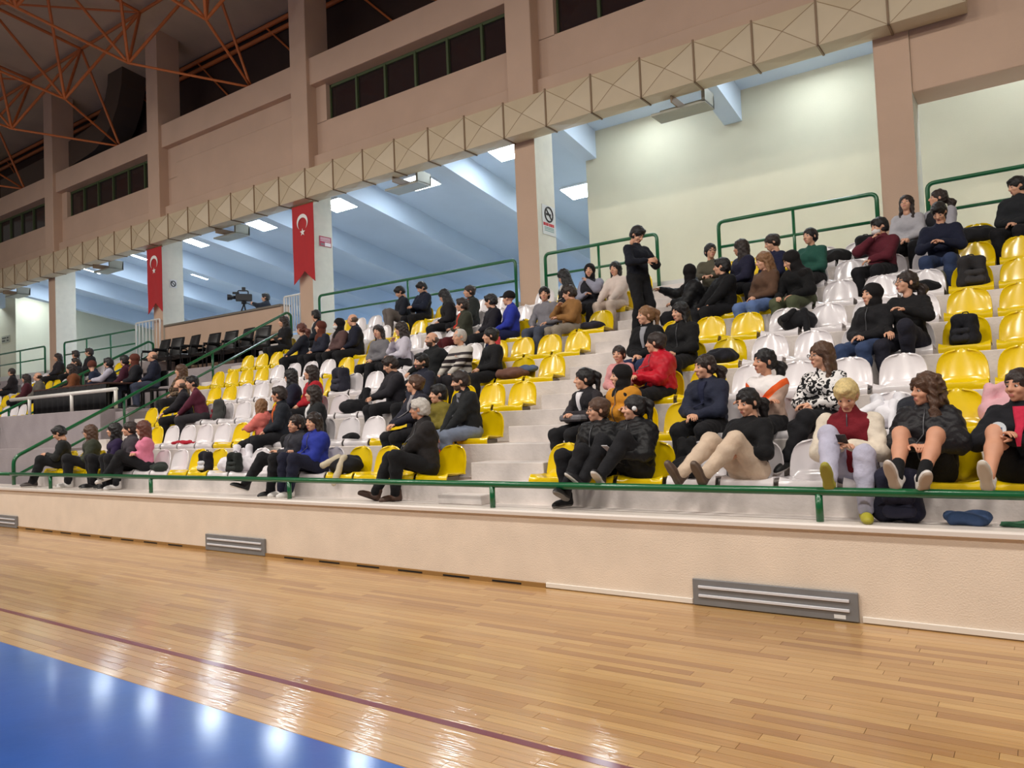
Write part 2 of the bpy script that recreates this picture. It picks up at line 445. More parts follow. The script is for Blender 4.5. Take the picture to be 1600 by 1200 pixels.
for (i, r_), p in Lq.items():
    for di, dr in ((0, 0), (-1, 0), (0, 1), (-1, 1)):
        if (i + di, r_ + dr) in Uq: strut(p, Uq[i + di, r_ + dr])
    if (i, r_ + 1) in Lq: strut(p, Lq[i, r_ + 1], 0.035)
for (i, r_), p in Uq.items():
    if (i + 1, r_) in Uq: strut(p, Uq[i + 1, r_], 0.045)
    if (i, r_ + 1) in Uq: strut(p, Uq[i, r_ + 1], 0.045)
    if (i + 1, r_ + 1) in Uq and (i + r_) % 2: strut(p, Uq[i + 1, r_ + 1], 0.03)
for i, p in bear.items():
    if i % 2 == 0:
        strut(p, Uq[i, 0]); 
        if (i, 0) in Lq: strut(p, Lq[i, 0], 0.035)
        if (i + 1, 0) in Lq: strut(p, Lq[i + 1, 0], 0.035)
for z, y in ((13.1, 7.9), (12.85, 7.93)):
    strut((-46, y, z), (6, y, z), 0.07)
for k in range(10):
    x = -5 - 3.4 * k
    strut((x, 7.9, 10.6), (x - 2.6, 7.9, 13.1), 0.03)
# dark air duct bend under the roof
dp = [(-33, 11.2), (-29, 11.25), (-26.3, 11.5)] + [(-26.3 + 2.0 * math.sin(a), 13.5 - 2.0 * math.cos(a)) for a in [math.radians(t) for t in range(15, 95, 15)]] + [(-24.3, 15.0)]
b = MB(); rings = []
for k, (x, z) in enumerate(dp):
    x2, z2 = dp[min(k + 1, len(dp) - 1)]; x1_, z1_ = dp[max(k - 1, 0)]
    t = Vector((x2 - x1_, 0, z2 - z1_)).normalized(); nn = Vector((t.z, 0, -t.x))
    for u, v in ((-.45, -.4), (.45, -.4), (.45, .4), (-.45, .4)):
        b.v.append((x + nn.x * u, 7.35 + v, z + nn.z * u))
for k in range(len(dp) - 1):
    for j in range(4):
        b.f.append((k * 4 + j, k * 4 + (j + 1) % 4, k * 4 + 4 + (j + 1) % 4, k * 4 + 4 + j)); b.m.append(0)
b.f += [(3, 2, 1, 0), tuple(len(dp) * 4 - 4 + j for j in range(4))]; b.m += [0, 0]
b.build('roof_duct', mat('dark_duct_metal', (92, 80, 70), 0.45, metal=0.3), label='dark bent air duct under the roof at upper left', cat='duct')

# ------------------------------------------------------------------ ventilation duct of cross-creased sheet panels
M_DUCT = mat('duct_sheet', (200, 182, 152), 0.45, var=0.07, vscale=1.5, metal=0.0)
M_FLANGE = mat('duct_flange', (132, 106, 78), 0.5)
duct = empty('ventilation_duct', (0, 0, 0), label='long beige ventilation duct of creased sheet panels along the stand front', cat='duct')
DY0, DY1, DZ0, DZ1, DS = 6.08, 6.47, 7.0, 7.68, 0.972
def duct_panel():
    w = DS - 0.03; b = MB(); y0, y1 = DY0, DY1; cx = 0; e = 0.085
    zc = (DZ0 + DZ1) / 2; x0, x1 = -w / 2, w / 2
    b.add([(x0, y0, DZ0), (x1, y0, DZ0), (x1, y0, DZ1), (x0, y0, DZ1), (0, y0 - e, zc)], [(0, 1, 4), (1, 2, 4), (2, 3, 4), (3, 0, 4)])
    b.add([(x0, y0, DZ0), (x1, y0, DZ0), (x1, y1, DZ0), (x0, y1, DZ0), (0, (y0 + y1) / 2, DZ0 - 0.025)], [(1, 0, 4), (2, 1, 4), (3, 2, 4), (0, 3, 4)])
    b.add([(x0, y0, DZ1), (x1, y0, DZ1), (x1, y1, DZ1), (x0, y1, DZ1), (x0, y1, DZ0), (x1, y1, DZ0), (x0, y0, DZ0), (x1, y0, DZ0)], [(0, 1, 2, 3), (3, 2, 5, 4), (0, 3, 4, 6), (1, 7, 5, 2)])
    # raised crease beads along the diagonals of the front face
    for sx, sz in ((x0, DZ0), (x1, DZ0), (x1, DZ1), (x0, DZ1)):
        a = Vector((sx * .98, y0 - 0.003, zc + (sz - zc) * .96)); c = Vector((0, y0 - e - 0.003, zc)); dd = (c - a).normalized(); n_ = Vector((dd.z, 0, -dd.x)) * 0.006
        b.add([a - n_, a + n_, c + n_, c - n_, a + Vector((0, .004, 0)), c + Vector((0, .004, 0))], [(0, 1, 2, 3), (0, 3, 5, 4), (1, 4, 5, 2)], 1)
    return b.mesh('duct_panel', [M_DUCT, mat('duct_bead', (150, 126, 94), 0.5)])
dpm = duct_panel()
flm = MB().box(-0.014, 0.014, DY0 - 0.018, DY1, DZ0 - 0.02, DZ0 + 0.01).box(-0.014, 0.014, DY0 - 0.018, DY0 + 0.01, DZ0 - 0.02, DZ1 + 0.03).mesh('flange', M_FLANGE)
nseg = 46
for k in range(nseg):
    xc = -0.55 - DS / 2 - k * DS
    o = obj('duct_panel', dpm, duct, loc=(xc, 0, 0))
    if rng.random() < 0.3: o.scale = (1, 1.0, 1)
    obj('flange', flm, duct, loc=(xc - DS / 2, 0, 0))
M_OUT = mat('outlet_metal', (150, 148, 136), 0.4, metal=0.3)
for k in range(6):
    x = -4.95 - 6.56 * k
    MB().box(x - 0.5, x + 0.5, 6.55, 7.0, 6.82, 6.86).box(x + 0.44, x + 0.5, 6.55, 7.0, 6.84, 7.1).box(x - 0.5, x + 0.5, 6.96, 7.0, 6.84, 7.05).build('duct_outlet', M_OUT, duct)
    MB().box(x - 0.012, x + 0.012, DY0 + 0.2, 6.95, 6.86, 7.0).build('duct_hanger', M_FLANGE, duct)

# parapet of the camera platform
MB().box(-20.98, -15.7, 6.5, 6.75, 3.0, 4.62).box(-20.98, -15.7, 6.46, 6.79, 4.62, 4.67, 1).build('wall_parapet', [M_PEACH, mat('parapet_cap', (120, 112, 100), 0.5)], kind='structure', label='peach parapet wall under the video camera')

# ------------------------------------------------------------------ green steel rails
M_GREEN = mat('green_gloss_paint', (14, 96, 54), 0.28, coat=0.4, var=0.05)
M_GREEND = M_GREEN
rail = empty('guard_rail', (0, 0.06, 0.7), label='long green steel guard rail on top of the court wall', cat='railing')
MB().tube([(-15.12, 0, 0.235), (4, 0, 0.235)], 0.032, 12).build('top_bar', M_GREEN, rail, smooth=True)
MB().tube([(-42, 0, 0.235), (-15.12, 0, 0.235)], 0.032, 12).build('top_bar', M_GREEN, rail, smooth=True)
pm = MB().tube([(0, 0, 0.0), (0, 0, 0.22)], 0.028, 10).mesh('post', M_GREEN, smooth=True)
for k in range(-1, 9):
    obj('post', pm, rail, loc=(-1.43 - 3.055 * k, 0, 0.002))
def stair_rail(x, y0, z0, y1, z1, lab, drop=0.34, low=True):
    e = empty('stair_rail', (x, y0, z0 - 0.5), label=lab, cat='railing', group='green stair hand rails')
    L = lambda y, z: (0, y - y0, z - (z0 - 0.5))
    p = fillet([L(y0, z0 - 0.48), L(y0, z0), L(y1, z1), L(y1 + 0.12, z1 - 0.05), L(y1 + 0.12, z1 - 0.6)], 0.12)
    MB().tube(p, 0.032, 10).build('top_bar', M_GREEN, e, smooth=True)
    MB().tube([L(y0, z0 - drop), L(y1 + 0.1, z1 - drop)], 0.026, 10).build('lower_bar', M_GREEN, e, smooth=True)
    for t in (0.33, 0.66):
        y = y0 + (y1 - y0) * t; z = z0 + (z1 - z0) * t
        MB().tube([L(y, z - 0.66), L(y, z)], 0.026, 8).build('post', M_GREEN, e, smooth=True)
stair_rail(-15.12, 0.10, 1.22, 6.2, 4.36, 'green sloping stair rail rising from the court wall to the camera parapet')
stair_rail(-20.45, 0.40, 1.35, 5.7, 4.10, 'green sloping stair rail beyond the commentary desk')
def deck_rail(x0, x1, lab, l_end=True, r_end=True, mids=1):
    e = empty('deck_rail', ((x0 + x1) / 2, 6.42, DECK), label=lab, cat='railing', group='green rails along the upper walkway')
    c = (x0 + x1) / 2; h = 0.84
    MB().tube(fillet([(x0 - c, 0, -0.25), (x0 - c, 0, h), (x1 - c, 0, h), (x1 - c, 0, -0.25)], 0.1), 0.032, 10).build('top_bar', M_GREEN, e, smooth=True)
    MB().tube([(x0 - c, 0, 0.42), (x1 - c, 0, 0.42)], 0.025, 8).build('lower_bar', M_GREEN, e, smooth=True)
    for k in range(mids):
        x = x0 - c + (x1 - x0) * (k + 1) / (mids + 1)
        MB().tube([(x, 0, -0.25), (x, 0, h)], 0.025, 8).build('post', M_GREEN, e, smooth=True)
deck_rail(-1.20, 4.5, 'green walkway rail right of the rightmost column', mids=2)
deck_rail(-4.29, -1.87, 'green walkway rail left of the rightmost column')
deck_rail(-7.72, -5.40, 'green walkway rail between the no smoking column and the stairs')
deck_rail(-14.18, -8.42, 'green walkway rail right of the nearer flag column', mids=1)
deck_rail(-26.9, -22.4, 'green walkway rail left of the farther flag column', mids=2)
deck_rail(-34.0, -28.3, 'green walkway rail at the far left end', mids=2)

# white gates and the white rail of the commentary platform
M_WHITE = mat('white_gloss_paint', (226, 222, 216), 0.35, coat=0.3)
def gate(x0, x1, y, z0, z1, lab):
    e = empty('white_gate', ((x0 + x1) / 2, y, z0), label=lab, cat='gate', group='white barred gates'); c = (x0 + x1) / 2; h = z1 - z0
    MB().tube(fillet([(x0 - c, 0, 0), (x0 - c, 0, h), (x1 - c, 0, h), (x1 - c, 0, 0)], 0.06), 0.025, 8).build('gate_frame', M_WHITE, e, smooth=True)
    n = 7
    bm_ = MB().tube([(0, 0, 0.08), (0, 0, h)], 0.014, 6).mesh('bar', M_WHITE, smooth=True)
    for k in range(1, n): obj('bar', bm_, e, loc=(x0 - c + (x1 - x0) * k / n, 0, 0))
    MB().tube([(x0 - c, 0, 0.08), (x1 - c, 0, 0.08)], 0.018, 6).build('bottom_bar', M_WHITE, e, smooth=True)
gate(-22.3, -21.0, 6.36, 3.56, 4.85, 'white barred gate left of the farther flag column')
gate(-15.68, -15.0, 6.58, 3.84, 4.85, 'white barred gate at the top of the long stair rail')
e = empty('platform_rail', (-17.4, 1.98, 2.08), label='white tube rail along the front of the commentary platform', cat='railing')
MB().tube([(-2.5, 0, 0.38), (2.25, 0, 0.38)], 0.04, 10).build('top_bar', M_WHITE, e, smooth=True)
for x in (-1.55, 0.42, 2.22): MB().tube([(x, 0, 0), (x, 0, 0.38)], 0.035, 10).build('post', M_WHITE, e, smooth=True)

# ------------------------------------------------------------------ flags and signs
M_RED = mat('flag_red', (180, 16, 26), 0.7, sheen=0.2, var=0.05)
M_FWHITE = mat('flag_white', (240, 236, 232), 0.7)
def crescent_star(e, cx, cz, R, y, yaw=0):
    """crescent opening to the lower side with a star below, flat shapes slightly proud of the cloth"""
    b = MB(); n = 40
    # crescent: outer circle minus inner circle shifted downwards
    r2, sh = R * 0.80, R * 0.25
    a0 = None; outer = []; inner = []
    # intersection angles
    yi = (R * R - r2 * r2 + sh * sh) / (2 * sh); yi = -min(R, yi) if False else None
    d_ = sh; z_int = -((R * R - r2 * r2 + d_ * d_) / (2 * d_)); xi = math.sqrt(max(0.0, R * R - z_int * z_int))
    ao = math.atan2(z_int, xi); ai = math.atan2(z_int + d_, xi)
    vs = []
    for k in range(n + 1):
        t = k / n; th = ao + (math.pi - 2 * ao) * t; ti = ai + (math.pi - 2 * ai) * t
        vs.append((cx + R * math.cos(th), y, cz + R * math.sin(th))); vs.append((cx + r2 * math.cos(ti), y, cz - d_ + r2 * math.sin(ti)))
    b.add(vs, [(2 * k, 2 * k + 1, 2 * k + 3, 2 * k + 2) for k in range(n)])
    st = []; sz = cz - R * 1.25; sr = R * 0.5
    for k in range(10):
        th = math.pi / 2 + k * math.pi / 5; rr = sr if k % 2 == 0 else sr * 0.4
        st.append((cx + rr * math.cos(th), y, sz + rr * math.sin(th)))
    st.append((cx, y, sz))
    b.add(st, [(k, (k + 1) % 10, 10) for k in range(10)])
    me = b.mesh('crescent_and_star', M_FWHITE)
    obj('crescent_and_star', me, e)
def banner(xc, lab):
    w, zt_, zb, zn = 0.78, 6.96, 5.02, 5.32
    e = empty('hanging_flag', (xc, 6.30, zb), label=lab, cat='flag', group='red swallow-tailed flags hanging on the columns')
    nx, nz = 12, 22; V = []; F = []
    def yw(u, v): return 0.012 * math.sin(5.2 * u + 1.5 * v) * (1 - v) + 0.008 * math.sin(9 * v + 2 * u) * (1 - v)
    for side in (0, 1):
        for j in range(nz + 1):
            v = j / nz
            for i in range(nx + 1):
                u = i / nx; bot = (zn - zb) * (1 - abs(2 * u - 1)); z = bot + (zt_ - zb - bot) * v
                V.append(((u - .5) * w, yw(u, v) + 0.004 * side, z))
    N = (nx + 1) * (nz + 1)
    for s_ in (0, 1):
        for j in range(nz):
            for i in range(nx):
                q = [s_ * N + j * (nx + 1) + i, s_ * N + j * (nx + 1) + i + 1, s_ * N + (j + 1) * (nx + 1) + i + 1, s_ * N + (j + 1) * (nx + 1) + i]
                F.append(q if s_ == 0 else q[::-1])
    obj('cloth', new_mesh('cloth', V, F, M_RED, smooth=True), e)
    crescent_star(e, 0.0, 1.50, 0.20, -0.018)
    MB().tube([(-0.42, 0, zt_ - zb), (0.42, 0, zt_ - zb)], 0.015, 8).build('pole', mat('pole_wood', (170, 140, 100), 0.6), e, smooth=True)
banner(-14.55, 'red crescent and star flag on the nearer flag column')
banner(-21.12, 'red crescent and star flag on the farther column left of the camera')
# signs on the side faces of columns
def side_sign(x, y0, y1, z0, z1, lab, build):
    e = empty('column_sign', (x + 0.006, (y0 + y1) / 2, z0), label=lab, cat='sign')
    build(e, (y1 - y0), (z1 - z0)); return e
def sg_smoke(e, w, h):
    MB().box(0, 0.006, -w / 2, w / 2, 0, h).build('plate', mat('sign_white', (212, 212, 212), 0.5), e)
    ink = mat('ink_black', (40, 40, 42), 0.6); red = mat('ink_red', (196, 40, 52), 0.6)
    cz = h * 0.70; R = w * 0.30
    MB().tube([(0.008, R * math.cos(t), cz + R * math.sin(t)) for t in [k * math.pi / 14 for k in range(29)]], 0.018, 6).build('ring', ink, e, smooth=True)
    MB().tube([(0.009, -R * .7, cz + R * .7), (0.009, R * .7, cz - R * .7)], 0.015, 6).build('slash', ink, e, smooth=True)
    MB().box(0.006, 0.010, -R * .7, R * .55, cz - 0.022, cz + 0.02).build('cigarette', ink, e)
    y = -w * .44
    for k, ww in enumerate((.16, .12, .13, .03, .13, .15, .12)):
        if k != 3: MB().box(0.006, 0.009, y, y + w * ww - 0.012, h * .30, h * .40).build('lettering', red, e)
        y += w * ww
    for z in (.12, .18, .23): MB().box(0.006, 0.009, -w * .36, w * .36, h * z, h * (z + .03)).build('lettering', mat('ink_teal', (130, 160, 156), 0.6), e)
side_sign(-7.88, 6.62, 7.10, 5.15, 5.74, 'white no smoking sign with red lettering on the column side', sg_smoke)
def sg_red(e, w, h):
    MB().box(0, 0.006, -w / 2, w / 2, 0, h).build('plate', mat('sign_red', (176, 48, 76), 0.5), e)
    wh = mat('ink_white', (236, 226, 228), 0.6)
    for z in (.52, .68, .82): MB().box(0.006, 0.009, -w * .42, w * .42, h * z, h * (z + .06)).build('lettering', wh, e)
    MB().box(0.006, 0.009, -w * .05, w * .45, h * .06, h * .42).build('lettering', wh, e)
    MB().box(0.006, 0.009, -w * .40, -w * .1, h * .10, h * .3).build('lettering', mat('ink_grey', (120, 110, 112), 0.6), e)
side_sign(-14.44, 6.70, 7.08, 5.99, 6.24, 'small red sign with white lines beside the nearer flag', sg_red)
def sg_small(e, w, h):
    MB().box(0, 0.006, -w / 2, w / 2, 0, h).build('plate', mat('sign_white', (212, 212, 212), 0.5), e)
    ink = mat('ink_black', (40, 40, 42), 0.6)
    MB().tube([(0.008, w * .33 * math.cos(t), h / 2 + h * .33 * math.sin(t)) for t in [k * math.pi / 10 for k in range(21)]], 0.014, 6).build('ring', ink, e)
    MB().tube([(0.009, -w * .25, h * .75), (0.009, w * .25, h * .25)], 0.012, 6).build('slash', ink, e)
side_sign(-21.0, 6.69, 6.91, 5.81, 6.05, 'small square black and white sign beside the farther flag', sg_small)
# ------------------------------------------------------------------ stadium seats
def seat_mesh():
    # profile in (y, z): front lip, pan, bend, back; local origin on the step at the seat's front edge
    prof = [(0.012, 0.005), (0.0, 0.03), (0.008, 0.055), (0.03, 0.066), (0.10, 0.062), (0.20, 0.054), (0.29, 0.052), (0.335, 0.062), (0.362, 0.092), (0.376, 0.14),
            (0.390, 0.20), (0.404, 0.26), (0.416, 0.315), (0.424, 0.352), (0.430, 0.378), (0.438, 0.392)]
    hw = [0.222, 0.225, 0.226, 0.226, 0.225, 0.224, 0.222, 0.220, 0.220, 0.220, 0.217, 0.208, 0.188, 0.158, 0.115, 0.055]
    us = [-1, -0.9, -0.7, -0.45, -0.2, 0, 0.2, 0.45, 0.7, 0.9, 1]
    V = []; F = []
    for (y, z), w in zip(prof, hw):
        for u in us:
            dy = dz = 0
            if z < 0.07 and 0.02 < y < 0.32: dz = 0.022 * abs(u) ** 4 - 0.010 * (1 - u * u)
            if z > 0.09: dy = -0.030 * abs(u) ** 3 + 0.012 * (1 - u * u)
            V.append((u * w, y + dy, z + dz))
    nu = len(us)
    for j in range(len(prof) - 1):
        for i in range(nu - 1):
            F.append((j * nu + i, j * nu + i + 1, (j + 1) * nu + i + 1, (j + 1) * nu + i))
    bm = bmesh.new()
    vs = [bm.verts.new(v) for v in V]
    for f in F: bm.faces.new([vs[i] for i in f])
    bmesh.ops.recalc_face_normals(bm, faces=bm.faces[:])
    bmesh.ops.solidify(bm, geom=bm.faces[:], thickness=0.014)
    me = bpy.data.meshes.new('seat_shell'); bm.to_mesh(me); bm.free()
    auto_smooth(me, 50)
    return me
M_SY = mat('seat_yellow_plastic', (236, 202, 8), 0.22, coat=0.5, var=0.05, vscale=4)
M_SW = mat('seat_white_plastic', (232, 226, 228), 0.22, coat=0.5, var=0.04, vscale=4)
seat_y = seat_mesh(); seat_y.materials.append(M_SY)
seat_w = seat_y.copy(); seat_w.materials.clear(); seat_w.materials.append(M_SW)
foot_me = MB().box(-0.13, 0.13, 0.06, 0.33, 0.0, 0.046).mesh('mounting_foot', mat('seat_foot_grey', (150, 146, 140), 0.6))
XA = [-0.12 - 0.495 * k for k in range(-1, 9)]           # right block, k = -1..8
XB = [-5.61 - 0.495 * j for j in range(0, 19)]           # middle block
LIMB = {1: 18, 2: 15, 3: 18, 4: 16, 5: 18, 6: 18, 7: 17, 8: 15}
def add_seat(x, n, yellow, lab, dx=0.0):
    s = obj('stadium_seat', seat_y if yellow else seat_w, loc=(x + dx, yr(n) + 0.02, zt(n)), label=lab, cat='seat', group='plastic seats of the stand')
    s.rotation_euler.z = rng.uniform(-0.015, 0.015)
    obj('mounting_foot', foot_me, s)
for n in range(1, 9):
    for k, x in enumerate(XA):
        kk = k - 1; yel = kk <= 1 or kk >= 6
        if n == 8 and kk in (3,): continue
        add_seat(x, n, yel, '%s plastic seat, %s from the stairs, %s row of the right block' % ('yellow' if yel else 'white', ORD[10 - k], ORD[n]))
    for j, x in enumerate(XB):
        if j > LIMB[n]: continue
        yel = j <= 3 or j in (9, 10) or j >= 15
        if n == 8 and j in (5,): continue
        add_seat(x, n, yel, '%s plastic seat, %s from the stairs, %s row of the middle block' % ('yellow' if yel else 'white', ORD[j + 1], ORD[n]))
for n in range(3, 8):
    for j in range(0, 12):
        x = -21.0 - 0.495 * j
        yel = j in (0, 1, 5, 6, 7, 8)
        add_seat(x, n, yel, '%s plastic seat, %s from the stairs, %s row of the far left block' % ('yellow' if yel else 'white', ORD[j + 1], ORD[n]))

# ------------------------------------------------------------------ black armchairs on the platform
M_BLK = mat('chair_black_leather', (30, 30, 32), 0.42, var=0.1)
M_BLKM = mat('chair_black_metal', (28, 28, 30), 0.35, metal=0.3)
def armchair(x, y, z, rz, lab, first=[None]):
    e = empty('black_armchair', (x, y, z), (0, 0, rz), label=lab, cat='chair', group='black armchairs on the platform')
    if first[0] is None:
        def pad(b, y0, z0, y1, z1, th, w=0.26):
            # thick padded panel between two profile points
            d = Vector((0, y1 - y0, z1 - z0)); t = d.normalized(); nrm = Vector((0, -t.z, t.y))
            vs = []
            for s in (0, 1):
                for v in (0, 0.15, 0.5, 0.85, 1):
                    for u in (-1, -.7, 0, .7, 1):
                        bul = (1 - 0.75 * abs(u) ** 3) * (1 - 0.75 * abs(2 * v - 1) ** 3)
                        p = Vector((u * w, y0, z0)) + d * v + nrm * (th * bul * (0.5 if s else -0.5)); vs.append(p)
            fs = []
            for s in (0, 1):
                for a in range(4):
                    for c in range(4):
                        q = [s * 25 + a * 5 + c, s * 25 + a * 5 + c + 1, s * 25 + a * 5 + c + 6, s * 25 + a * 5 + c + 5]
                        fs.append(q if s == 0 else q[::-1])
            edge = [0, 1, 2, 3, 4, 9, 14, 19, 24, 23, 22, 21, 20, 15, 10, 5]
            for i in range(16): fs.append((edge[i], edge[(i + 1) % 16], edge[(i + 1) % 16] + 25, edge[i] + 25))
            b.add(vs, fs)
        sb = MB(); pad(sb, -0.26, 0.44, 0.22, 0.42, 0.12)
        bb = MB(); pad(bb, 0.20, 0.46, 0.34, 1.0, 0.12)
        legs = []
        for s in (-1, 1):
            legs.append(MB().tube(fillet([(s * .28, 0.24, 0), (s * .28, 0.22, 0.64), (s * .28, -0.22, 0.66), (s * .28, -0.25, 0)], 0.08), 0.017, 8).mesh('side_frame', M_BLKM, smooth=True))
        arm = MB().box(-0.03, 0.03, -0.2, 0.2, 0.665, 0.70).mesh('armrest', M_BLK)
        first[0] = (sb.mesh('seat_cushion', M_BLK, True), bb.mesh('back_cushion', M_BLK, True), legs, arm)
    a, b, l, arm = first[0]
    obj('seat_cushion', a, e); obj('back_cushion', b, e)
    for s, m in zip((-1, 1), l):
        obj('side_frame', m, e); obj('armrest', arm, e, loc=(s * 0.28, 0, 0))
for i, (x, y, rz) in enumerate([(-15.95, 5.85, 0.1), (-16.62, 5.85, -0.1), (-17.3, 5.85, 0.05), (-17.98, 5.8, 0.0), (-18.66, 5.65, -0.12), (-19.34, 5.6, 0.1), (-20.0, 5.6, -0.05)]):
    armchair(x, y, 3.12, rz, 'black padded armchair on the platform, %s from the long stair rail' % ORD[i + 1])

# long dark desk of the commentary platform
dsk = empty('commentary_desk', (-17.9, 2.72, 2.08), scale=(1, 1, 0.80), label='long dark covered desk behind the white platform rail', cat='desk')
MB().box(-1.9, 1.5, -0.3, 0.3, 0.70, 0.75).build('desk_top', mat('desk_top_brown', (70, 44, 38), 0.5), dsk, bevel=0.01)
b = MB(); n = 60; V = []
for i in range(n + 1):
    x = -1.88 + 3.36 * i / n; w = 0.012 * math.sin(i * 1.3)
    V += [(x, -0.30 + w, 0.71), (x, -0.31 + 1.6 * w, 0.02), (x, -0.295 + 1.6 * w, 0.02), (x, -0.285 + w, 0.71)]
F = []
for i in range(n):
    a = i * 4
    for j in range(4): F.append((a + j, a + (j + 1) % 4, a + 4 + (j + 1) % 4, a + 4 + j))
b.add(V, F); b.build('desk_skirt', mat('desk_cloth_black', (20, 19, 22), 0.85), dsk, smooth=True)
for x in (-1.8, 1.4):
    for y in (-0.22, 0.24): MB().box(x - .025, x + .025, y - .025, y + .025, 0, 0.7).build('leg', M_BLKM, dsk)
# ------------------------------------------------------------------ smooth surfaces from blended limbs
def sdf_mesh(prims, voxel, k=0.03, cuts=(), noise=0.0, nfreq=14.0, seed=0.0):
    """prims: ('c', a, b, ra, rb, tag) tapered capsule or ('e', centre, radii, tag) ellipsoid -> verts, quads, tag per quad"""
    lo = np.full(3, 1e9); hi = -lo
    for p in prims:
        if p[0] == 'c':
            for q, r in ((p[1], p[3]), (p[2], p[4])):
                lo = np.minimum(lo, np.array(q) - r); hi = np.maximum(hi, np.array(q) + r)
        else:
            lo = np.minimum(lo, np.array(p[1]) - p[2]); hi = np.maximum(hi, np.array(p[1]) + p[2])
    pad = 3 * voxel + noise + 0.3 * k; lo = lo - pad; hi = hi + pad
    n = np.maximum(4, np.ceil((hi - lo) / voxel).astype(int) + 1)
    ax = [lo[i] + voxel * np.arange(n[i]) for i in range(3)]
    F = np.full(n, 0.2, dtype=np.float32); T = np.zeros(n, dtype=np.int16); B = np.full(n, 9.0, dtype=np.float32)
    def block(c0, c1, m):
        s = []
        for i in range(3):
            a = max(0, int((c0[i] - m - lo[i]) / voxel)); b = min(n[i], int((c1[i] + m - lo[i]) / voxel) + 2); s.append(slice(a, b))
        return tuple(s)
    def dist(p, sl):
        x = ax[0][sl[0]][:, None, None]; y = ax[1][sl[1]][None, :, None]; z = ax[2][sl[2]][None, None, :]
        if p[0] == 'c':
            a = np.array(p[1], float); d = np.array(p[2], float) - a; L2 = float(d @ d) + 1e-12
            t = np.clip(((x - a[0]) * d[0] + (y - a[1]) * d[1] + (z - a[2]) * d[2]) / L2, 0, 1)
            return np.sqrt((x - a[0] - t * d[0]) ** 2 + (y - a[1] - t * d[1]) ** 2 + (z - a[2] - t * d[2]) ** 2) - (p[3] + t * (p[4] - p[3]))
        c = p[1]; r = p[2]
        u, v, w = (x - c[0]) / r[0], (y - c[1]) / r[1], (z - c[2]) / r[2]
        k0 = np.sqrt(u * u + v * v + w * w) + 1e-9; k1 = np.sqrt((u / r[0]) ** 2 + (v / r[1]) ** 2 + (w / r[2]) ** 2) + 1e-9
        return k0 * (k0 - 1) / k1
    def ext(p):
        if p[0] == 'c':
            a, b = np.array(p[1]), np.array(p[2]); r = max(p[3], p[4])
            return np.minimum(a, b) - r, np.maximum(a, b) + r
        return np.array(p[1]) - p[2], np.array(p[1]) + p[2]
    for p in prims:
        c0, c1 = ext(p); sl = block(c0, c1, k + 2 * voxel + noise)
        d = dist(p, sl).astype(np.float32); f = F[sl]
        bb = B[sl]; m = d < bb; T[sl] = np.where(m, p[-1], T[sl]); B[sl] = np.where(m, d, bb)
        h = np.clip(0.5 + 0.5 * (f - d) / k, 0, 1); F[sl] = f * (1 - h) + d * h - k * h * (1 - h)
    for p in cuts:
        c0, c1 = ext(p); sl = block(c0, c1, 3 * voxel)
        F[sl] = np.maximum(F[sl], -dist(p, sl).astype(np.float32))
    if noise:
        x = ax[0][:, None, None]; y = ax[1][None, :, None]; z = ax[2][None, None, :]; q = nfreq; s = seed
        F = F + noise * (np.sin(q * x + 1.7 * np.sin(q * 0.7 * z + s) + s) * np.sin(q * 1.1 * z + 2 * np.sin(q * 0.6 * y + s)) + 0.6 * np.sin(q * 1.9 * y + 2 * np.sin(q * x + s * 2) + q * 1.3 * z)).astype(np.float32)
    S = F < 0
    c = [S[i:n[0] - 1 + i, j:n[1] - 1 + j, l:n[2] - 1 + l] for i in (0, 1) for j in (0, 1) for l in (0, 1)]
    cnt = sum(q.astype(np.int8) for q in c); act = (cnt > 0) & (cnt < 8)
    I, J, K = np.nonzero(act); N = len(I)
    idx = -np.ones(act.shape, dtype=np.int64); idx[I, J, K] = np.arange(N)
    P = np.zeros((N, 3)); W = np.zeros(N)
    for (o1, o2) in [((0,0,0),(1,0,0)),((0,1,0),(1,1,0)),((0,0,1),(1,0,1)),((0,1,1),(1,1,1)),((0,0,0),(0,1,0)),((1,0,0),(1,1,0)),((0,0,1),(0,1,1)),((1,0,1),(1,1,1)),((0,0,0),(0,0,1)),((1,0,0),(1,0,1)),((0,1,0),(0,1,1)),((1,1,0),(1,1,1))]:
        f1 = F[I + o1[0], J + o1[1], K + o1[2]]; f2 = F[I + o2[0], J + o2[1], K + o2[2]]
        m = (f1 < 0) != (f2 < 0); t = np.where(m, f1 / np.where(m, f1 - f2, 1), 0)
        for a in range(3): P[:, a] += np.where(m, o1[a] + t * (o2[a] - o1[a]), 0)
        W += m
    P = P / W[:, None] + np.stack([I, J, K], 1); V = lo + P * voxel
    quads = []
    for a in range(3):
        sh = [slice(None)] * 3; A = np.moveaxis(S, a, 0); s0 = A[:-1]; s1 = A[1:]
        ch = np.moveaxis(s0 != s1, 0, a); inside0 = np.moveaxis(s0, 0, a)
        ii = np.argwhere(ch); b1, b2 = (a + 1) % 3, (a + 2) % 3
        ok = (ii[:, b1] > 0) & (ii[:, b2] > 0) & (ii[:, b1] < n[b1] - 1) & (ii[:, b2] < n[b2] - 1); ii = ii[ok]
        ins = inside0[ii[:, 0], ii[:, 1], ii[:, 2]]
        def cell(d1, d2):
            q = ii.copy(); q[:, b1] += d1; q[:, b2] += d2
            return idx[q[:, 0], q[:, 1], q[:, 2]]
        q = np.stack([cell(-1, -1), cell(0, -1), cell(0, 0), cell(-1, 0)], 1)
        q[~ins] = q[~ins][:, ::-1]; quads.append(q)
    Q = np.concatenate(quads); Q = Q[(Q >= 0).all(1)]
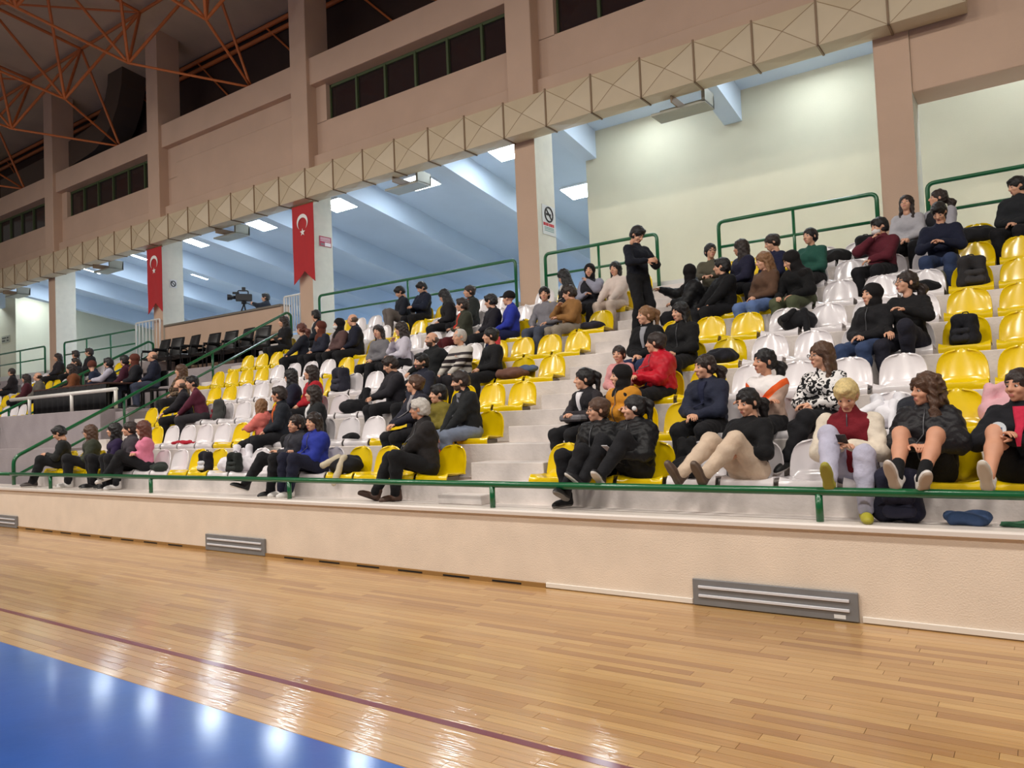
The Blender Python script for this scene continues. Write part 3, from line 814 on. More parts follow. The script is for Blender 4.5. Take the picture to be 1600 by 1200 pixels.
    tags = T[np.minimum(I + 0, n[0] - 1), J, K][Q[:, 0]] if len(Q) else np.zeros(0, int)
    return V, Q, tags

def uvsphere(c, r, nu=8, nv=6):
    V = []; Q = []
    for j in range(nv + 1):
        th = math.pi * j / nv
        for i in range(nu):
            ph = 2 * math.pi * i / nu; V.append((c[0] + r * math.sin(th) * math.cos(ph), c[1] + r * math.sin(th) * math.sin(ph), c[2] + r * math.cos(th)))
    for j in range(nv):
        for i in range(nu): Q.append((j * nu + i, (j + 1) * nu + i, (j + 1) * nu + (i + 1) % nu, j * nu + (i + 1) % nu))
    return np.array(V), np.array(Q)

def joinm(parts):
    V = []; Q = []; T = []; o = 0
    for v, q, t in parts:
        V.append(v); Q.append(np.asarray(q) + o); T.append(np.asarray(t)); o += len(v)
    return np.concatenate(V), np.concatenate(Q), np.concatenate(T)

# --- head: 0 skin, 1 lips, 2 eye white, 3 iris, 4 brow
def head_template(vx, fem, beard=False):
    jw = 0.040 if fem else 0.047
    pr = [('e', (0, .014, .030), np.array((.075, .094, .084)), 0), ('e', (0, -.024, -.022), np.array((.060, .064, .080)), 0),
          ('e', (0, -.036, -.074), np.array((jw, .044, .036)), 0), ('e', (0, -.064, -.098), np.array((.020, .018, .016)), 0),
          ('c', (0, -.086, .012), (0, -.108, -.026), .008, .0125, 0), ('c', (-.012, -.097, -.030), (.012, -.097, -.030), .009, .009, 0),
          ('c', (-.038, -.070, .026), (.038, -.070, .026), .016, .016, 0),
          ('e', (-.040, -.060, -.030), np.array((.022, .020, .022)), 0), ('e', (.040, -.060, -.030), np.array((.022, .020, .022)), 0),
          ('e', (-.078, .012, -.008), np.array((.009, .020, .031)), 0), ('e', (.078, .012, -.008), np.array((.009, .020, .031)), 0),
          ('c', (-.014, -.084, -.061), (.014, -.084, -.061), .008, .008, 1), ('c', (-.011, -.082, -.071), (.011, -.082, -.071), .008, .008, 1),
          ('c', (0, .018, -.07), (0, .024, -.135), .047, .046, 0)]
    cuts = [('e', (-.031, -.102, .000), np.array((.015, .020, .009))), ('e', (.031, -.102, .000), np.array((.015, .020, .009)))]
    V, Q, T = sdf_mesh([p[:5] + (p[5],) if p[0] == 'c' else p for p in pr], vx, 0.016, cuts)
    C = V[Q].mean(1); T = np.zeros(len(Q), int)
    T[(np.abs(C[:, 0]) < .020) & (C[:, 1] < -.080) & (np.abs(C[:, 2] + .066) < .0095)] = 1
    T[(np.abs(np.abs(C[:, 0]) - .032) < .020) & (C[:, 1] < -.06) & (np.abs(C[:, 2] - .030) < .0055 + vx * .2)] = 4
    if beard:
        T[(C[:, 2] < -.045) & (C[:, 2] > -.125) & (C[:, 1] < -.012) & (T == 0)] = 5
    parts = [(V, Q, T)]
    for s in (-1, 1):
        v, q = uvsphere((s * .031, -.0725, 0.0), .0130); parts.append((v, q, np.full(len(q), 2)))
        v, q = uvsphere((s * .031, -.0790, 0.0), .0085, 8, 5); parts.append((v, q, np.full(len(q), 3)))
    return joinm(parts)
_heads = {}
def head_for(near, fem, beard):
    key = (near, fem, beard)
    if key not in _heads: _heads[key] = head_template(0.0085 if near else 0.0125, fem, beard)
    return _heads[key]

# --- right hand: wrist at origin, fingers along +x, palm towards -z, thumb towards +y
def hand_template(vx, curl):
    pr = [('e', (.030, 0, 0), np.array((.036, .026, .014)), 0), ('e', (.062, .002, -.001), np.array((.034, .038, .013)), 0), ('c', (-.03, 0, 0), (.02, 0, 0), .024, .022, 0)]
    for i, (y, L) in enumerate(((.029, .070), (.010, .078), (-.010, .073), (-.028, .058))):
        p = Vector((.088 - abs(i - 1) * .004, y, 0)); a = 0.15; r0 = .0092
        for s, fr in enumerate((.45, .32, .23)):
            a += curl * (0.55, 0.9, 0.6)[s]
            q = p + Vector((math.cos(a), (y * .5) * .3, -math.sin(a))) * (L * fr)
            pr.append(('c', tuple(p), tuple(q), r0 - s * .0012, r0 - (s + 1) * .0012, 0)); p = q
    p = Vector((.022, .024, -.006)); q = Vector((.052, .052, -.016)); t = Vector((.080, .056, -.026 - .012 * curl))
    pr += [('c', tuple(p), tuple(q), .014, .0115, 0), ('c', tuple(q), tuple(t), .0112, .0085, 0)]
    V, Q, T = sdf_mesh(pr, vx, 0.006)
    return V, Q, np.zeros(len(Q), int)
_hands = {}
def hand_for(near, left, curl=0.55):
    key = (near, left, curl)
    if key not in _hands:
        V, Q, T = hand_template(0.0065 if near else 0.0105, curl)
        if left: V = V * np.array((1, -1, 1)); Q = Q[:, ::-1]
        _hands[key] = (V, Q, T)
    return _hands[key]

# --- hair and headwear in the head's frame
def hair_template(style):
    E = lambda c, r: ('e', c, np.array(r), 0)
    Cc = lambda a, b, ra, rb: ('c', a, b, ra, rb, 0)
    face = [E((0, -.095, -.035), (.060, .075, .075)), E((0, -.085, -.10), (.095, .085, .075)), E((0, -.02, -.16), (.085, .06, .07))]
    cap = [E((0, .018, .036), (.094, .114, .101)), E((0, .050, -.015), (.090, .082, .092))]
    ns, nf, vx, k = .0035, 55, .0095, .02
    cuts = list(face)
    if style == 'short':
        pr = cap + [E((0, -.060, .085), (.060, .040, .030))]; cuts += [E((0, .02, -.13), (.12, .12, .065)), E((-.09, -.01, -.03), (.03, .035, .045)), E((.09, -.01, -.03), (.03, .035, .045))]
    elif style == 'crop':
        pr = [E((0, .020, .034), (.087, .108, .096)), E((0, .047, -.01), (.084, .075, .078))]; cuts += [E((0, -.08, .07), (.075, .05, .06)), E((0, .02, -.13), (.12, .12, .075)), E((-.09, -.015, -.03), (.03, .04, .05)), E((.09, -.015, -.03), (.03, .04, .05))]; ns = .001
    elif style == 'bald':
        pr = [E((0, .032, .000), (.086, .092, .062))]; cuts += [E((0, -.06, .04), (.1, .07, .1)), E((0, .02, -.13), (.12, .12, .075)), E((0, .02, .09), (.07, .09, .06))]; ns = .001
    elif style == 'long':
        pr = cap + [Cc((0, .060, -.02), (0, .085, -.30), .078, .070), Cc((-.070, .02, .02), (-.080, .02, -.24), .030, .026), Cc((.070, .02, .02), (.080, .02, -.24), .030, .026)]; ns = .005
    elif style == 'curly':
        pr = [E((0, .018, .042), (.106, .122, .104)), Cc((0, .065, -.02), (0, .08, -.24), .095, .080), Cc((-.082, .01, .01), (-.105, -.005, -.25), .036, .042), Cc((.082, .01, .01), (.105, -.005, -.25), .036, .042)]; ns = .011; nf = 48
    elif style == 'pony':
        pr = [E((0, .018, .034), (.090, .110, .099)), E((0, .048, -.01), (.086, .078, .080)), Cc((0, .115, .075), (0, .165, .03), .030, .036), Cc((0, .165, .03), (0, .15, -.20), .036, .018)]; cuts += [E((0, .0, -.13), (.12, .12, .065))]
    elif style == 'lowpony':
        pr = [E((0, .018, .034), (.090, .110, .098)), E((0, .048, -.01), (.086, .078, .080)), Cc((0, .11, -.02), (0, .18, -.06), .035, .055), Cc((0, .18, -.06), (0, .17, -.17), .055, .035)]; cuts += [E((0, .0, -.13), (.12, .12, .065))]; ns = .006
    elif style == 'bun':
        pr = [E((0, .018, .034), (.090, .110, .098)), E((0, .048, -.01), (.086, .078, .080)), E((0, .105, .055), (.042, .040, .042))]; cuts += [E((0, .0, -.13), (.12, .12, .065))]
    elif style == 'hijab':
        pr = [E((0, .018, .032), (.098, .116, .104)), E((0, .015, -.07), (.084, .092, .078)), Cc((0, .02, -.10), (0, .03, -.20), .075, .10), Cc((-.08, .03, -.235), (.08, .03, -.235), .075, .075), Cc((0, -.05, -.19), (0, -.075, -.26), .055, .05)]
        cuts = [E((0, -.095, -.022), (.053, .080, .078))]; ns = .003; nf = 30
    elif style == 'beanie':
        pr = [E((0, .016, .046), (.097, .116, .100)), Cc((0, .016, .02), (0, .016, .022), .102, .102)]; cuts = [E((0, -.05, -.07), (.13, .16, .085)), E((0, -.10, -.02), (.07, .08, .055))]; ns = .0015
    elif style == 'cap':
        pr = [E((0, .016, .042), (.095, .114, .097)), E((0, -.115, .040), (.062, .065, .010))]; cuts = [E((0, .0, -.075), (.13, .16, .095)), E((0, -.09, -.01), (.07, .075, .04))]; ns = .0
    V, Q, T = sdf_mesh(pr, vx, k, cuts, ns, nf, 1.0)
    return V, Q
_hair = {}
def hair_mesh(style):
    if style not in _hair:
        V, Q = hair_template(style)
        _hair[style] = fast_mesh('hair_' + style, V, Q, mat('hair_black', (26, 22, 22), 0.45))
    return _hair[style]
HAIRC = {'black': (24, 21, 22), 'dark': (44, 32, 27), 'brown': (84, 58, 42), 'light': (136, 98, 64), 'blond': (214, 190, 132), 'grey': (196, 190, 182), 'red': (98, 52, 40), 'stub': (96, 78, 68)}

# --- shoe: ankle at origin, toe along -y, sole at z = -0.085
def shoe_meshes():
    pr = [('c', (0, .030, -.052), (0, .030, .03), .042, .040, 0), ('c', (0, .028, -.050), (0, -.12, -.060), .042, .038, 0), ('c', (0, -.08, -.056), (0, -.155, -.064), .042, .032, 0)]
    cuts = [('e', (0, -.05, -.285), np.array((.6, .6, .200)))]
    V, Q, T = sdf_mesh(pr, 0.0105, 0.02, cuts)
    up = V[Q].mean(1)[:, 2]
    me = fast_mesh('shoe', V, Q, [mat('shoe_black', (26, 26, 28), 0.5), mat('sole_white', (226, 224, 218), 0.6)], (up < -.068).astype(int))
    return me
_shoe = shoe_meshes()

def ik(a, t, l1, l2, pole):
    a = Vector(a); t = Vector(t); d = t - a; L = d.length
    if L > (l1 + l2) * 0.995: d = d * ((l1 + l2) * 0.995 / L); L = d.length
    if L < abs(l1 - l2) * 1.05 + 1e-4: L = abs(l1 - l2) * 1.05 + 1e-4; d = d.normalized() * L
    u = d.normalized(); p = Vector(pole); p = p - u * p.dot(u)
    if p.length < 1e-5: p = u.orthogonal()
    p.normalize(); x = (l1 * l1 - l2 * l2 + L * L) / (2 * L); h = math.sqrt(max(0, l1 * l1 - x * x))
    return a + u * x + p * h, a + d

def cloth(name, rgb, kind='plain', rgb2=None, rgb3=None):
    key = 'cloth_%s_%s_%s_%s' % (kind, '%d_%d_%d' % tuple(rgb), rgb2, rgb3)
    if key in _mats: return _mats[key]
    m = mat(key, rgb, 0.85 if kind != 'puffer' else 0.5, var=0.10, vscale=9, bump=0.30, bscale=34, sheen=0.03, spec=0.3)
    if kind in ('stripes', 'chevron', 'blotch', 'knit'):
        nt = m.node_tree; b = nt.nodes['Principled BSDF']; tc = nt.nodes.new('ShaderNodeTexCoord')
        sep = nt.nodes.new('ShaderNodeSeparateXYZ'); nt.links.new(tc.outputs['Object'], sep.inputs[0])
        cr = nt.nodes.new('ShaderNodeValToRGB'); cr.color_ramp.interpolation = 'CONSTANT'
        A, B_, C_ = (*lin(rgb), 1), (*lin(rgb2 or rgb), 1), (*lin(rgb3 or rgb2 or rgb), 1)
        if kind == 'stripes':
            mm = nt.nodes.new('ShaderNodeMath'); mm.operation = 'MULTIPLY'; mm.inputs[1].default_value = 2.1; nt.links.new(sep.outputs['Z'], mm.inputs[0])
            nt.links.new(mm.outputs[0], cr.inputs['Fac'])
            els = [(0, A), (.50, B_), (.58, A), (.66, C_), (.78, A), (.88, B_), (.97, A)]
        elif kind == 'chevron':
            ab = nt.nodes.new('ShaderNodeMath'); ab.operation = 'ABSOLUTE'; nt.links.new(sep.outputs['X'], ab.inputs[0])
            mm = nt.nodes.new('ShaderNodeMath'); mm.operation = 'MULTIPLY_ADD'; mm.inputs[1].default_value = -0.9; nt.links.new(ab.outputs[0], mm.inputs[0]); nt.links.new(sep.outputs['Z'], mm.inputs[2])
            m3 = nt.nodes.new('ShaderNodeMath'); m3.operation = 'MULTIPLY'; m3.inputs[1].default_value = 1.6; nt.links.new(mm.outputs[0], m3.inputs[0])
            nt.links.new(m3.outputs[0], cr.inputs['Fac']); els = [(0, A), (.40, B_), (.52, C_)]
        else:
            n = nt.nodes.new('ShaderNodeTexNoise'); n.inputs['Scale'].default_value = 16 if kind == 'blotch' else 30; n.inputs['Detail'].default_value = 1.5; n.inputs['Distortion'].default_value = 1.5
            nt.links.new(tc.outputs['Object'], n.inputs['Vector']); nt.links.new(n.outputs['Fac'], cr.inputs['Fac']); els = [(0, A), (.5, B_)]
        while len(cr.color_ramp.elements) < len(els): cr.color_ramp.elements.new(0.5)
        for e_, (p_, c_) in zip(cr.color_ramp.elements, els): e_.position = p_; e_.color = c_
        nt.links.new(cr.outputs['Color'], b.inputs['Base Color'])
    return m

def set_mat(o, i, m):
    o.material_slots[i].link = 'OBJECT'; o.material_slots[i].material = m

SKIN = {'a': (222, 168, 138), 'b': (208, 150, 120), 'c': (190, 134, 104)}
LIPM = mat('lips', (186, 112, 102), 0.5); EYEM = mat('eye_white', (196, 184, 178), 0.35); STUB = mat('stubble', (84, 66, 58), 0.7); IRIS = mat('iris', (34, 24, 20), 0.3)
GLM = mat('glasses_frame', (36, 32, 32), 0.35)
seedc = [0]; WR = {}
def person(loc, label, hair='short', hc='black', top=(28, 28, 32), pants=(26, 26, 30), shoe=(30, 30, 32), sole=(220, 216, 210), kind='jacket', cstyle='plain', top2=None, top3=None,
           sleeve=None, yaw=-12, head=-25, nod=0, tilt=0, lean=0.0, side=0.0, twist=0, size=0.96, fem=True, legs='sit', hands='lap', floor=-0.44, near=False, skin='a', hood=False,
           glasses=False, beard=False, mask=False, bare=False, headband=None, socks=None, standing=False, group=None, collar=None, torso=0.46, hips=(0, 0), ear=False):
    s = size; seedc[0] += 1; seed = seedc[0] * 1.37
    root_loc = Vector(loc)
    vx = 0.0165 if near else 0.024
    Hp = Vector((hips[0], hips[1], 0.095 * s))
    if standing: Hp = Vector((0, 0, floor + 0.90 * s))
    u = Vector((side, -lean, 1)).normalized()
    Ltor = torso * s
    N = Hp + u * Ltor
    tw = math.radians(twist); r = Vector((math.cos(tw), math.sin(tw), 0)); fwd = Vector((math.sin(tw), -math.cos(tw), 0))
    HC = N + (u * 0.55 + Vector((0, 0, 0.45))) * 0.165 * s + fwd * (0.035 + 0.05 * max(0, lean)) * s
    sw = (0.150 if fem else 0.170) * s
    Sh = {-1: N - u * 0.055 * s - r * sw, 1: N - u * 0.055 * s + r * sw}
    Hj = {-1: Hp + Vector((-0.088 * s, 0, 0)), 1: Hp + Vector((0.088 * s, 0, 0))}
    # feet: (x, y, z of the ankle, pitch deg, yaw deg) for right (-1) and left (+1)
    az = floor + 0.088
    LEG = {'sit': [(-.11, -.365, az, 0, -8), (.11, -.365, az, 0, 8)], 'fwd': [(-.12, -.52, az, 0, -6), (.10, -.50, az, 0, 6)], 'back': [(-.10, -.30, az, 0, -8), (.12, -.34, az, 0, 8)],
           'cross': [(-.03, -.42, az, 0, 0), (-.10, -.56, az + .14, -18, -14)], 'crossr': [(.10, -.56, az + .14, -18, 14), (.03, -.42, az, 0, 0)],
           'up': [(-.13, -.535, .075, 62, -8), (.07, -.535, .075, 62, 10)], 'upl': [(-.12, -.40, az, 0, -6), (.02, -.535, .075, 62, 6)], 'upr': [(-.06, -.535, .075, 62, -6), (.16, -.42, az, 0, 14)],
           'stand': [(-.09, .02, az, 0, -8), (.09, -.04, az, 0, 8)], 'high': [(-.10, -.34, az + .22, 0, -4), (.10, -.36, az + .20, 0, 8)]}
    feet = LEG[legs] if isinstance(legs, str) else legs
    pl = Vector((0, -0.6, 1)) if not standing else Vector((0, -1, 0))
    legp = {}
    for sd, ft in zip((-1, 1), feet):
        kx = Vector((sd * 0.12 if standing else 0.12 * sd, 0, 0))
        legp[sd] = ik(Hj[sd], ft[:3], 0.425 * s, 0.415 * s, pl + kx)
    kn = {sd: legp[sd][0] for sd in (-1, 1)}
    HND = {'lap': [(-.035, -.235, .20), (.035, -.25, .19)], 'phone': [(-.045, -.29, .30), (.045, -.29, .31)], 'knees': None, 'cross': [(.10, -.16, .29), (-.10, -.19, .30)],
           'chin': [(-.02, -.12, .52), (.06, -.22, .22)], 'side': [(-.26, .0, .06), (.26, -.02, .06)], 'hang': [(-.25, -.02, Hp.z - .02), (.25, -.04, Hp.z - .02)], 'forward': [(-.06, -.36, .30), (.06, -.36, .30)]}
    hd = HND.get(hands) if isinstance(hands, str) else hands
    if hands == 'knees': hd = [tuple(kn[-1] + Vector((0.02, .05, .085))), tuple(kn[1] + Vector((-.02, .05, .085)))]
    arm = {}
    for sd, t in zip((-1, 1), hd):
        arm[sd] = ik(Sh[sd], Vector(t) * (s if isinstance(hands, str) and hands != 'knees' else 1), 0.265 * s, 0.235 * s, Vector((sd * 0.9, 0.45, -0.55)))
    tp = lambda v: (v.x, v.y, v.z)
    # ---- body
    hipw = Vector((0.06 * s, 0, 0)); W = Hp + u * 0.16 * s; Ch = Hp + u * 0.32 * s
    b = []
    def limbs(pa, pl_, ps, body):
        """pa arm pad, pl_ leg pad, ps torso pad"""
        out_t, out_a, out_l = [], [], []
        f = (0.108 if fem else 0.104) * s
        out_l.append(('c', tp(Hp - hipw), tp(Hp + hipw), f + pl_, f + pl_, 2))
        out_t.append(('c', tp(W - hipw * .75), tp(W + hipw * .75), (0.090 if fem else 0.100) * s + ps, (0.090 if fem else 0.100) * s + ps, 0))
        out_t.append(('c', tp(Ch - r * .072 * s), tp(Ch + r * .072 * s), 0.104 * s + ps, 0.104 * s + ps, 0))
        out_t.append(('c', tp(N - u * .07 * s - r * sw * .75), tp(N - u * .07 * s + r * sw * .75), 0.062 * s + ps * .7, 0.062 * s + ps * .7, 0))
        if fem: out_t += [('e', tp(Ch + fwd * .075 * s + r * sg * .06 * s), np.array((.060, .050, .060)) * s + ps * .5, 0) for sg in (-1, 1)]
        for sd in (-1, 1):
            el, wr = arm[sd]
            out_a.append(('c', tp(Sh[sd]), tp(el), 0.056 * s + pa, 0.043 * s + pa, 1)); out_a.append(('c', tp(el), tp(wr), 0.042 * s + pa, 0.027 * s + pa * (0.75 if not body else 1), 1))
            k_, an = legp[sd]
            out_l.append(('c', tp(Hj[sd]), tp(k_), 0.084 * s + pl_, 0.058 * s + pl_, 2))
            mid = k_.lerp(an, 0.35) + (k_ - Hj[sd]).normalized() * (-.012)
            out_l.append(('c', tp(k_), tp(mid), 0.056 * s + pl_, 0.055 * s + pl_, 2)); out_l.append(('c', tp(mid), tp(an), 0.055 * s + pl_, 0.037 * s + pl_, 2))
        return out_t, out_a, out_l
    T_, A_, L_ = limbs(0, 0, -0.006, True)
    nk = HC + Vector((0, 0.02, -0.10)) * s
    base = T_ + A_ + L_ + [('c', tp(N - u * .02), tp(nk), 0.052 * s, 0.047 * s, 3)]
    V, Q, tg = sdf_mesh(base, (0.018 if bare else vx * 1.35), 0.035)
    parts = [(V, Q, np.zeros(len(Q), int))]
    # head
    hM = Matrix.Translation(HC) @ Euler((math.radians(nod), math.radians(tilt), 0)).to_matrix().to_4x4()
    hM = Matrix.Translation(HC) @ Matrix.Rotation(math.radians(head), 4, 'Z') @ Matrix.Rotation(math.radians(tilt), 4, 'Y') @ Matrix.Rotation(math.radians(nod), 4, 'X') @ Matrix.Scale(0.98 if s > .85 else s * 1.12, 4)
    hV, hQ, hT = head_for(near, fem, beard)
    A = np.array(hM); parts.append((hV @ A[:3, :3].T + A[:3, 3], hQ, hT))
    for sd in (-1, 1):
        el, wr = arm[sd]; dx = (wr - el).normalized()
        up = Vector((0, 0, 1)) if not standing else Vector((sd, 0, 0.2))
        zx = up - dx * up.dot(dx)
        if zx.length < .05: zx = Vector((0, -1, 0)) - dx * (-dx.y)
        zx.normalize(); yx = zx.cross(dx)
        hv, hq, ht = hand_for(near, sd == -1)
        R = np.array([[dx.x, yx.x, zx.x], [dx.y, yx.y, zx.y], [dx.z, yx.z, zx.z]]) * s
        parts.append((hv @ R.T + np.array(wr), hq, ht))
    V, Q, T = joinm(parts)
    skm = mat('skin_' + skin, SKIN[skin], 0.55, var=0.04, vscale=20)
    hm = mat('hairmat_' + hc, HAIRC[hc], 0.42, var=0.2, vscale=40, bump=0.4, bscale=120)
    me = fast_mesh('body', V, Q, [skm, LIPM, EYEM, IRIS, hm, STUB], T)
    root = obj('person', me, loc=root_loc, rot=(0, 0, math.radians(yaw)), label=label, cat='person', group=group or 'spectators')
    # ---- clothes
    pad = {'jacket': .036, 'puffer': .050, 'sweater': .024, 'shirt': .016}[kind]
    T_, A_, L_ = limbs(pad * .75, 0.019, pad, False)
    nm = {'jacket': 'jacket', 'puffer': 'padded_jacket', 'sweater': 'sweater', 'shirt': 'shirt'}[kind]
    tops = T_ + [(*p[:-1], 1) for p in A_]
    hem = Hp + u * .055
    tops.append(('c', tp(hem - hipw * .9), tp(hem + hipw * .9), 0.104 * s + pad * .8, 0.104 * s + pad * .8, 0))
    ck = 0.058 * s
    if kind in ('jacket', 'puffer'): tops.append(('c', tp(N - u * .03), tp(N + u * .030 * s + Vector((0, .008, 0))), ck + pad * .9, ck + pad * .55, 0))
    else: tops.append(('c', tp(N - u * .04), tp(N + u * .012), ck + .010, ck + .004, 0))
    if hood: tops.append(('c', tp(N - fwd * .075 * s - r * .05 * s), tp(N - fwd * .075 * s + r * .05 * s), .055 * s, .055 * s, 0))
    nz = (.0055, 34) if kind != 'puffer' else (.0085, 40)
    mt = cloth(nm, top, cstyle if kind != 'puffer' else 'puffer', top2, top3)
    slv = [p for p in tops if p[-1] == 1] if sleeve is not None else []
    V, Q, tg = sdf_mesh([p for p in tops if p not in slv] if not slv else [p for p in tops if p[-1] != 1], vx, 0.035, (), nz[0], nz[1], seed)
    V0 = V
    jk = obj(nm, fast_mesh(nm, V, Q, mt), root)
    for sd in ((0, 1) if slv else ()):
        V, Q, tg = sdf_mesh(slv[2 * sd:2 * sd + 2], vx, 0.03, (), nz[0], nz[1], seed + sd); obj('sleeve', fast_mesh('sleeve', V, Q, cloth('sleeve', sleeve)), jk)
    # open front (shirt showing) or zip line, laid on the cloth surface
    Vr = V0 - np.array(N); fu, fr, ff = Vr @ np.array(u), Vr @ np.array(r), Vr @ np.array(fwd)
    def fpt(t, lat):
        m = (np.abs(fu + Ltor * (1 - t)) < .022) & (np.abs(fr - lat) < .022)
        if not m.any(): return None
        i = np.nonzero(m)[0][np.argmax(ff[m])]
        return N - u * Ltor * (1 - t) + r * lat + fwd * (ff[i] + .004)
    if kind in ('jacket', 'puffer') and (collar is not None or near):
        if collar is not None:
            rows = []
            for t_ in (.42, .52, .62, .72, .82, .90, .97, 1.03):
                w_ = (.010 + .034 * max(0, (t_ - .40) / .6)) * s
                q = [fpt(t_, k_ * w_) for k_ in (-1, -.5, 0, .5, 1)]
                if all(x is not None for x in q): rows.append(q)
            if len(rows) > 2:
                vv = [tuple(x) for q in rows for x in q] + [tuple(x - fwd * .02) for q in rows for x in q]; n5 = len(rows) * 5; fs = []
                for a in range(len(rows) - 1):
                    for c in range(4): fs.append((a * 5 + c, a * 5 + c + 1, a * 5 + c + 6, a * 5 + c + 5))
                    fs += [(a * 5 + 5, a * 5 + 5 + n5, a * 5 + n5, a * 5)[::-1], (a * 5 + 4, a * 5 + 9, a * 5 + 9 + n5, a * 5 + 4 + n5)[::-1]]
                obj('shirt_front', new_mesh('shirt_front', vv, fs, cloth('c', collar), True), jk)
        else:
            q = [fpt(t_, 0) for t_ in (.12, .25, .38, .5, .62, .74, .86, .96, 1.04)]; q = [x for x in q if x is not None]
            if len(q) > 3: MB().tube(q, .0045, 5).build('zip', mat('zip_metal', (92, 92, 96), 0.4, metal=0.5), jk, smooth=True)
    if bare:
        lg = [p for p in L_][:1] + [('c', tp(Hj[sd]), tp(Hj[sd].lerp(kn[sd], .55)), 0.100 * s, 0.088 * s, 2) for sd in (-1, 1)]
        V, Q, tg = sdf_mesh(lg, vx, 0.035, (), .003, 22, seed); obj('shorts', fast_mesh('shorts', V, Q, cloth('p', pants)), root)
    else:
        lg = list(L_)
        V, Q, tg = sdf_mesh(lg, vx, 0.03, (), .0042, 34, seed + 2); obj('trousers', fast_mesh('trousers', V, Q, cloth('p', pants)), root)
    if socks is not None:
        for sd in (-1, 1):
            k_, an = legp[sd]; pr = [('c', tp(k_.lerp(an, .68)), tp(an), .047 * s, .043 * s, 0)]
            V, Q, tg = sdf_mesh(pr, .012, .01); obj('sock', fast_mesh('sock', V, Q, cloth('s', socks)), root)
    shm = mat('shoe_%d_%d_%d' % shoe, shoe, 0.55, var=0.08); som = mat('sole_%d_%d_%d' % sole, sole, 0.6)
    for sd, ft in zip((-1, 1), feet):
        an = legp[sd][1]
        o = obj('shoe', _shoe, root, loc=tp(an), rot=(math.radians(-ft[3]), 0, math.radians(ft[4])), scale=(s * 1.02, s * 1.02, s * 1.02))
        set_mat(o, 0, shm); set_mat(o, 1, som)
    # ---- hair
    nmh = {'hijab': 'headscarf', 'beanie': 'beanie', 'cap': 'cap'}.get(hair, 'hair')
    h = obj(nmh, hair_mesh(hair), root); h.matrix_local = hM
    set_mat(h, 0, hm if nmh == 'hair' else cloth('h', HAIRC[hc] if hc in HAIRC else (24, 24, 26)))
    if glasses:
        g = MB()
        for sx in (-1, 1):
            g.tube([(sx * .033 + .021 * math.cos(a), -.108, .0 + .017 * math.sin(a)) for a in [k * math.pi / 8 for k in range(17)]], .0028, 5)
            g.tube([(sx * .054, -.106, .004), (sx * .082, -.02, .006), (sx * .082, .03, -.004)], .0025, 5)
        g.tube([(-.012, -.110, .002), (.012, -.110, .002)], .0025, 5)
        o = g.build('glasses', GLM, root, smooth=True); o.matrix_local = hM
    if ear:
        V, Q = uvsphere((.088, -.004, -.004), .024, 10, 8); V[:, 0] = .088 + (V[:, 0] - .088) * .55
        o = obj('earphone', fast_mesh('earphone', V, Q, mat('earphone_white', (236, 236, 238), 0.3)), root); o.matrix_local = hM
    if mask:
        V, Q, tg = sdf_mesh([('e', (0, -.050, -.058), np.array((.064, .070, .048)), 0)], .009, .01, [('e', (0, .03, -.05), np.array((.1, .075, .1)))])
        o = obj('face_mask', fast_mesh('face_mask', V, Q, mat('mask_paper', (226, 224, 222), 0.8)), root); o.matrix_local = hM
    if headband is not None:
        o = MB().tube([(.086 * math.cos(a), .012 + .0 * a, .034 + .092 * math.sin(a)) for a in [k * math.pi / 12 for k in range(13)]], .010, 8).build('headband', mat('band_%d' % headband[0], headband, 0.5), root, smooth=True); o.matrix_local = hM
    WR[root.name] = [arm[sd][1].copy() for sd in (-1, 1)]
    return root

def seat_person(n, x, label, **kw):
    if n == 1: kw.setdefault('floor', 0.708 - (zt(1) + 0.06))
    return person((x, yr(n) + 0.205, zt(n) + 0.06), label, **kw)
# ------------------------------------------------------------------ the spectators
BK = (19, 19, 22); NV = (30, 34, 54); CH = (52, 52, 58); JN = (62, 76, 104); GY = (150, 150, 156)
def phone_for(p, label, rgb=(30, 30, 34), dz=0.03):
    bpy.context.view_layer.update()
    a, b_ = WR[p.name]; m = (a + b_) / 2 + Vector((0, -0.10, dz + 0.02))
    w = p.matrix_world @ m
    e = empty('phone', w, (math.radians(-35), 0, p.rotation_euler.z), label=label, cat='phone')
    MB().box(-0.036, 0.036, -0.074, 0.074, -0.004, 0.004).build('case', mat('phone_%d' % rgb[0], rgb, 0.3), e, bevel=0.003)
    MB().box(-0.033, 0.033, -0.070, 0.070, 0.004, 0.005).build('screen', mat('phone_screen', (20, 24, 34), 0.1), e)
    return e
# --- right block, front row
seat_person(1, -3.60, 'woman with glasses and tied-up brown hair in a black jacket, front row', hair='bun', hc='brown', top=BK, kind='puffer', glasses=True, near=True, lean=-.10, yaw=-6, head=-38, torso=.43,
            legs=[(-.16, -.34, -.164, 0, -10), (-.05, -.50, -.08, 25, 6)], hands=[(-.02, -.20, .20), (.06, -.22, .20)], shoe=(28, 28, 30), sole=(120, 116, 110))
p = seat_person(1, -3.20, 'dark-haired woman in a black jacket holding a white phone, front row', ear=True, hair='pony', hc='black', top=BK, kind='puffer', near=True, lean=-.06, yaw=-14, head=-42, torso=.43,
            legs=[(-.22, -.50, .03, 40, -22), (.0, -.50, .07, 35, 20)], hands=[(-.06, -.26, .23), (.04, -.28, .25)], shoe=(30, 30, 34), sole=(214, 210, 204))
phone_for(p, 'white phone held by the woman in the black jacket', (222, 222, 226))
